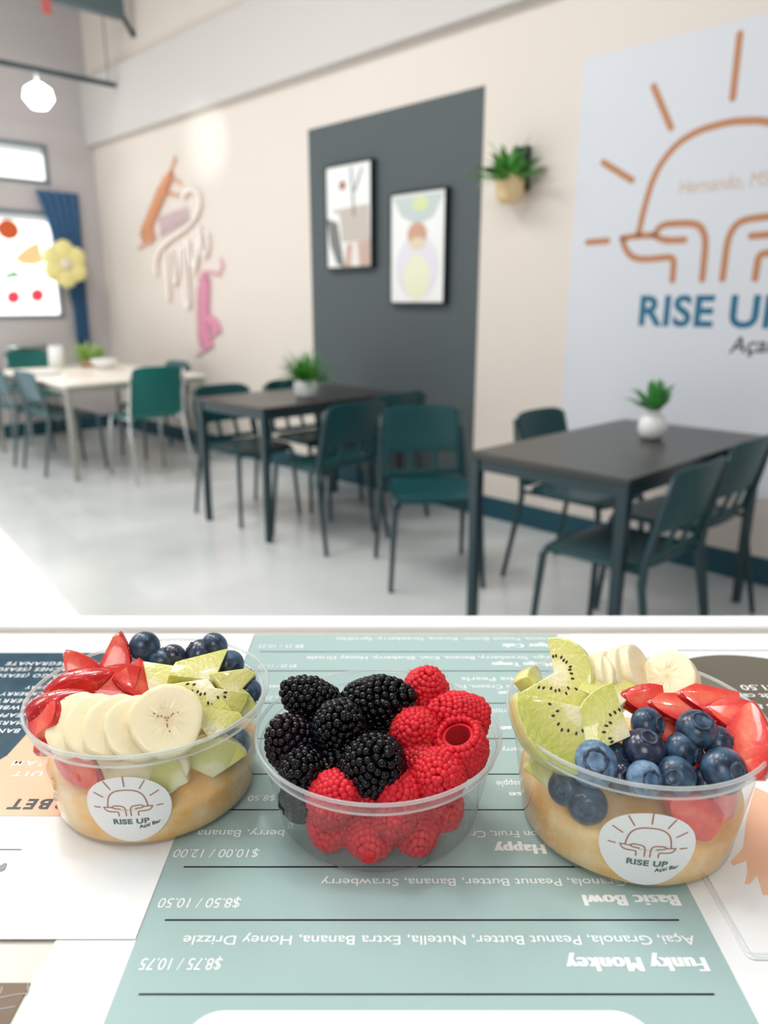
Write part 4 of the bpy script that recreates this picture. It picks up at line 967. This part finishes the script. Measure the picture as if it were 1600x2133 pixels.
for k, (x, y, z, n, a, r, lab) in enumerate([
    (445, 615, .0500, (.10, .62, .75), 0, .0152, 'leftmost banana slice of the left cup, lowest in the overlapping row'),
    (545, 622, .0515, (.20, .58, .78), 30, .0148, 'second banana slice from the left in the left cup'),
    (650, 632, .0530, (.28, .52, .8), 80, .0146, 'third banana slice from the left in the left cup, middle of the row'),
    (770, 632, .0545, (.32, .48, .82), 150, .0146, 'fourth banana slice from the left in the left cup, under the front one'),
    (925, 590, .0590, (.28, .50, .82), 20, .0160, 'front banana slice of the left cup, fully visible with a brownish centre')]):
    banana(spot('L', *L(x, y), z, .013), n, a, lab, r, .0072, 20+k, core=(k == 4))
banana(spot('L', *L(620, 845), .0365, .009), (-.1, .05, 1), 0, 'banana slice behind the front wall of the left cup, above the sticker', .0135, .006, 31, False)
banana(spot('L', *L(880, 840), .0370, .009), (.1, .05, 1), 0, 'banana slice behind the front wall of the left cup, under the front slice', .0135, .006, 32, False)
kiwi(spot('L', *L(915, 355), .0560, .008), (-.15, .55, .8), 70, 'smooth pale kiwi chunk left of the others in the left cup', 50, .010, .019, [((.016, 0, 0), (1, .3, 0))], .010, False, seed=3)
kiwi(spot('L', *L(1120, 330), .0590, .008), (.25, .75, .55), 110, 'glossy top kiwi chunk at the back of the kiwi heap in the left cup', 52, .012, .022, [((.017, 0, 0), (1, -.2, 0))], .010, False, seed=4)
kiwi(spot('L', *L(1275, 390), .0550, .008), (.45, .45, .75), 80, 'kiwi chunk at the right of the kiwi heap in the left cup, below the blueberry', 42, .011, .019, [((.015, 0, 0), (1, .2, 0))], .009, False, seed=5)
kiwi(spot('L', *L(1120, 455), .0535, .009), (.12, .50, .85), 250, 'kiwi chunk with black seeds showing, right behind the front banana slice', 60, .011, .021, [], .008, True, seed=6)
kiwi(spot('L', *L(1225, 500), .0500, .009), (.3, .25, .9), -50, 'kiwi wedge with a few seeds above the right rim of the left cup', 40, .010, .021, [], .011, True, seed=7)
kiwi(spot('L', *L(1330, 515), .0460, .008), (.6, .3, .7), 30, 'small kiwi chip by the right rim of the left cup', 40, .008, .014, [], .007, False, seed=8)
kiwi(spot('L', *L(1190, 605), .0470, .008), (.2, .35, .9), 80, 'pale kiwi cube right of the front banana slice, by the rim of the left cup', 48, .012, .018, [((.014, 0, 0), (1, 0, 0))], .008, False, seed=9)
kiwi(spot('L', *L(1190, 790), .0330, .010), (.3, .0, .95), 90, 'kiwi chunk pressed to the front wall of the left cup below the rim', 60, .011, .019, [], .009, False, seed=10)
kiwi(spot('L', *L(960, 900), .0330, .010), (.1, .0, .95), 160, 'kiwi chunk behind the wall just above the sticker of the left cup', 45, .010, .018, [], .009, False, seed=12)

# ------------------------------------------------------------------ middle cup
def bb(x, y, z, R, Ln, n, ang, lab, seed, m=None): drupe('blackberry', 'blackberry', spot('C', *Cc(x, y), z, R+.0005), R, Ln, n, ang, m or M_blk, lab, 'blackberries in the middle cup', 10, .0020, False, seed)
def rb(x, y, z, R, Ln, n, ang, lab, seed, m=None, hairs=60): drupe('raspberry', 'raspberry', spot('C', *Cc(x, y), z, R+.0003 if z > .03 else Ln/2+.0010), R, Ln, n, ang, m or M_rasp, lab, 'raspberries in the middle cup', 12, .00172, True, seed, hairs)
bb(372, 415, .0525, .0112, .027, (-.8, .5, .1), 0, 'blackberry at the upper left of the middle cup, with a reddish tip', 1)
bb(560, 565, .0500, .0125, .028, (.2, .5, .75), 0, 'blackberry in the centre of the blackberry heap', 2)
bb(790, 440, .0540, .0136, .033, (.75, .3, .35), 0, 'largest blackberry at the top middle of the middle cup', 3)
bb(285, 650, .0400, .0125, .029, (-.35, .7, .5), 30, 'reddish dull blackberry at the left rim of the middle cup', 4, M_blk_r)
bb(750, 775, .0430, .0138, .031, (.35, .5, .65), 0, 'blackberry at the front middle of the middle cup', 5)
bb(355, 815, .0350, .0110, .025, (-.2, .5, .8), 0, 'blackberry at the front left rim of the middle cup', 6)
bb(545, 800, .0330, .0115, .026, (.1, .6, .6), 40, 'dark blackberry sunk between two others at the front of the middle cup', 7)
bb(270, 990, .0180, .0105, .024, (-.3, .3, .8), 0, 'blackberry seen through the left wall of the middle cup', 8)
#bb(500, 640, .0220, .0125, .026, (0, 1, 0), 0, 'blackberry at the bottom under the blackberry heap', 9)
rb(1035, 355, .0560, .0112, .022, (.1, .75, .5), 0, 'raspberry at the top back of the middle cup, tallest of the raspberries', 11)
rb(1200, 503, .0500, .0110, .027, (-.80, .30, .25), 0, 'raspberry lying sideways at the right rear of the middle cup', 12)
rb(972, 592, .0480, .0113, .024, (-.05, .45, .88), 0, 'raspberry with its round tip facing front beside the largest blackberries', 13)
rb(1240, 715, .0400, .0118, .025, (.25, -.80, -.45), 0, 'raspberry with its hollow opening showing at the right rim', 14)
rb(1000, 765, .0380, .0100, .022, (.1, .5, .8), 0, 'raspberry half hidden behind the front right raspberry', 15, M_rasp_d)
rb(1100, 845, .0380, .0122, .026, (-.10, .20, .97), 0, 'large raspberry at the front right of the middle cup', 16)
rb(890, 950, .0310, .0108, .024, (-.3, .5, .8), 0, 'raspberry at the front rim right of the middle', 17)
rb(540, 945, .0310, .0108, .024, (.5, .4, .7), 0, 'raspberry at the front rim below the left blackberries', 18)
rb(700, 965, .0270, .0090, .020, (.1, .6, .7), 0, 'dark raspberry down between the two at the front rim', 19, M_rasp_d, 20)
rb(440, 1175, .0125, .0112, .024, (-.2, -.35, .9), 0, 'leftmost raspberry at the bottom behind the front wall of the middle cup', 20)
rb(720, 1185, .0120, .0118, .025, (.0, -.35, .95), 0, 'middle raspberry at the bottom behind the front wall of the middle cup', 21)
rb(1010, 1180, .0122, .0116, .025, (.1, -.4, .9), 0, 'raspberry at the bottom right behind the front wall of the middle cup', 22)
rb(1210, 1070, .0180, .0110, .024, (.4, -.1, .9), 0, 'raspberry pressed to the right wall of the middle cup', 23)
rb(470, 1050, .0240, .0095, .022, (-.2, .1, .9), 0, 'raspberry behind the left part of the front wall of the middle cup, upper layer', 24, M_rasp_d, 0)
rb(860, 1080, .0235, .0100, .022, (.1, .1, .9), 0, 'raspberry behind the front wall of the middle cup, upper layer', 25, M_rasp_d, 0)
rb(1060, 720, .0220, .0115, .025, (0, 1, .2), 0, 'raspberry buried under the raspberries at the right of the middle cup', 26, M_rasp_d, 0)
rb(930, 560, .0260, .0110, .024, (0, 1, .2), 0, 'raspberry buried beneath the round-tipped one in the middle cup', 27, M_rasp_d, 0)

# ------------------------------------------------------------------ right cup
GR = 'blueberries in the right cup'
for (x, y, z, r, n, m, big, lab) in [
    (930, 560, .0560, .0080, (.5, .2, .6), M_blue, False, 'blueberry below the kiwi and left of the strawberry slab in the right cup'),
    (912, 690, .0530, .0092, (.1, .75, .5), M_blue_d, False, 'purplish dark blueberry in the middle of the right cup'),
    (1205, 585, .0600, .0088, (.05, .70, .65), M_blue, True, 'blueberry with its star crown facing up, on the strawberries of the right cup'),
    (1325, 665, .0540, .0078, (.7, .2, .4), M_blue, False, 'blueberry right of the star-crowned one, by the big strawberry'),
    (1125, 700, .0520, .0084, (.6, -.1, .6), M_blue, False, 'blueberry below the star-crowned one in the right cup'),
    (628, 775, .0480, .0102, (-.10, .45, .88), M_blue_b, True, 'frosty pale blueberry with a wide crown at the front left of the right cup'),
    (752, 742, .0470, .0070, (.4, .4, .6), M_blue, False, 'blueberry tucked behind the frosty one in the right cup'),
    (915, 860, .0460, .0078, (.15, .25, .95), M_blue_b, True, 'blueberry with its crown facing the front rim of the right cup'),
    (1085, 845, .0470, .0084, (-.4, .2, .8), M_blue, False, 'greenish blue blueberry at the front rim with a red strawberry edge behind it'),
    (1355, 815, .0500, .0098, (.3, .2, .8), M_blue, False, 'large blueberry at the front right rim of the right cup'),
    (1262, 885, .0430, .0070, (.1, .3, .8), M_blue_d, False, 'dark blueberry low at the front rim, left of the large one in the right cup'),
    (790, 850, .0420, .0074, (.1, .3, .8), M_blue_d, False, 'dark blueberry low behind the front rim, right of the frosty one'),
    (440, 930, .0345, .0078, (-.4, .2, .8), M_blue, False, 'blueberry pressed to the left front wall of the right cup'),
    (590, 1010, .0310, .0086, (-.2, .0, .9), M_blue, False, 'blueberry lowest behind the front wall of the right cup, left of the sticker'),
    (1010, 760, .0400, .0080, (0, .6, .5), M_blue_d, False, 'blueberry buried in the middle of the right cup')]:
    blueberry(spot('R', *Rr(x, y), z, r+.0006), r, n, m=m, lab=lab, grp=GR, big=big)
kiwi(spot('R', *Rr(285, 335), .0620, .006), (.75, .45, .4), 95, 'thin upright kiwi sliver at the back left rim of the right cup', 30, .008, .020, [], .012, True, seed=21)
kiwi(spot('R', *Rr(490, 275), .0660, .007), (-.45, .35, .8), 10, 'kiwi half-slice beside the bananas at the back of the right cup', 85, .010, .019, [], .006, True, seed=22)
kiwi(spot('R', *Rr(415, 420), .0620, .009), (.15, .55, .82), 262, 'kiwi fan with an arc of black seeds in the upper left of the right cup', 55, .010, .026, [], .012, True, seed=23)
kiwi(spot('R', *Rr(395, 605), .0570, .010), (.15, .45, .88), 222, 'big glossy kiwi wedge hanging over the left rim of the right cup', 52, .012, .029, [], .016, True, seed=24)
kiwi(spot('R', *Rr(690, 565), .0590, .009), (-.10, .40, .9), 150, 'kiwi wedge with pale core just left of the blueberries in the right cup', 50, .011, .024, [], .011, True, seed=25)
kiwi(spot('R', *Rr(720, 415), .0600, .007), (.1, .8, .5), 90, 'translucent kiwi chunk below the bananas in the right cup', 55, .010, .020, [], .009, False, seed=26)
kiwi(spot('R', *Rr(380, 830), .0370, .011), (-.3, .0, .95), 90, 'kiwi chunk seen through the left wall of the right cup', 55, .010, .018, [], .009, False, seed=27)
for k, (x, y, z, n, a, r, lab) in enumerate([
    (635, 315, .0620, (-.75, .35, .5), 0, .0130, 'leftmost banana slice at the back of the right cup'),
    (715, 305, .0625, (.70, .35, .55), 0, .0132, 'second banana slice from the left at the back of the right cup'),
    (790, 290, .0630, (.72, .35, .55), 40, .0132, 'third banana slice from the left at the back of the right cup'),
    (865, 272, .0640, (.72, .38, .55), 90, .0136, 'fourth banana slice from the left, tallest at the back of the right cup'),
    (1055, 305, .0630, (-.60, .50, .6), 10, .0134, 'rightmost banana slice at the back of the right cup, glistening')]):
    banana(spot('R', *Rr(x, y), z, .010), n, a, lab, r, .0085 if k == 4 else .0068, 40+k, core=False)
S(spot('R', *Rr(915, 430), .0600, .006), (.1, .75, .6), 175, 'strawberry tip pointing left below the banana slices of the right cup', [((0, 0, .004), (0, .3, 1)), ((0, 0, -.005), (0, 0, -1)), ((-.008, 0, 0), (-1, 0, 0))], .0095, .030, 21)
S(spot('R', *Rr(1170, 470), .0590, .007), (.05, .65, .75), 172, 'long pale strawberry slab across the right cup, behind the star-crowned blueberry', [((0, 0, .0025), (0, 0, 1)), ((0, 0, -.004), (0, 0, -1)), ((0, -.007, 0), (.15, -1, 0))], .0125, .042, 22)
S(spot('R', *Rr(1285, 430), .0615, .007), (.1, .75, .6), 165, 'strawberry slice at the back right of the right cup', [((0, 0, .003), (0, .1, 1)), ((0, 0, -.004), (0, 0, -1)), ((0, -.006, 0), (0, -1, 0)), ((-.012, 0, 0), (-1, .1, 0))], .0115, .034, 23)
S(spot('R', *Rr(1490, 640), .0600, .008), (-.75, .45, .5), 100, 'big strawberry half standing at the right rim of the right cup', [((0, 0, .002), (0, 0, 1))], .0125, .034, 24)
S(spot('R', *Rr(1400, 520), .0590, .007), (-.1, .7, .65), 150, 'seedy strawberry chunk between the slab and the big half in the right cup', [((0, 0, .004), (0, 0, 1)), ((-.010, 0, 0), (-1, 0, 0))], .0105, .028, 25)
S(spot('R', *Rr(1060, 590), .0500, .007), (.1, .6, .7), 200, 'dark strawberry chunk under the slab among the blueberries of the right cup', [((0, 0, .003), (0, 0, 1))], .0105, .030, 26)
S(spot('R', *Rr(1135, 800), .0440, .008), (-.2, .3, .9), 60, 'strawberry piece behind the front blueberries of the right cup', [((0, 0, .003), (0, 0, 1)), ((0, 0, -.004), (0, 0, -1))], .0105, .028, 27)
S(spot('R', *Rr(1210, 1085), .0340, .010), (.1, .0, .95), 150, 'strawberry chunk pressed to the front wall right of the sticker', [((0, 0, .003), (0, 0, 1)), ((0, 0, -.005), (0, 0, -1))], .0100, .028, 28)
S(spot('R', *Rr(1455, 980), .0400, .010), (.5, .0, .85), 80, 'strawberry chunk behind the right wall of the right cup', [((0, 0, .003), (0, 0, 1)), ((0, 0, -.005), (0, 0, -1))], .0095, .026, 29)

for o in list(C.objects):                            # cut pieces of one fruit in one cup belong together
    if o.parent is None and o.name.split('.')[0] in ('kiwi_piece', 'banana_slice', 'strawberry_piece'):
        side = 'left' if o.matrix_world.translation.x < 0 else 'right'
        o['group'] = {'kiwi_piece': 'kiwi pieces', 'banana_slice': 'banana slices', 'strawberry_piece': 'strawberry pieces'}[o.name.split('.')[0]]+' in the %s cup' % side
    elif o.parent is None and o.name.split('.')[0] == 'plastic_cup': o['group'] = 'plastic cups on the counter'
    elif o.parent is None and o.name.split('.')[0] == 'sorbet': o['group'] = 'sorbet fillings'
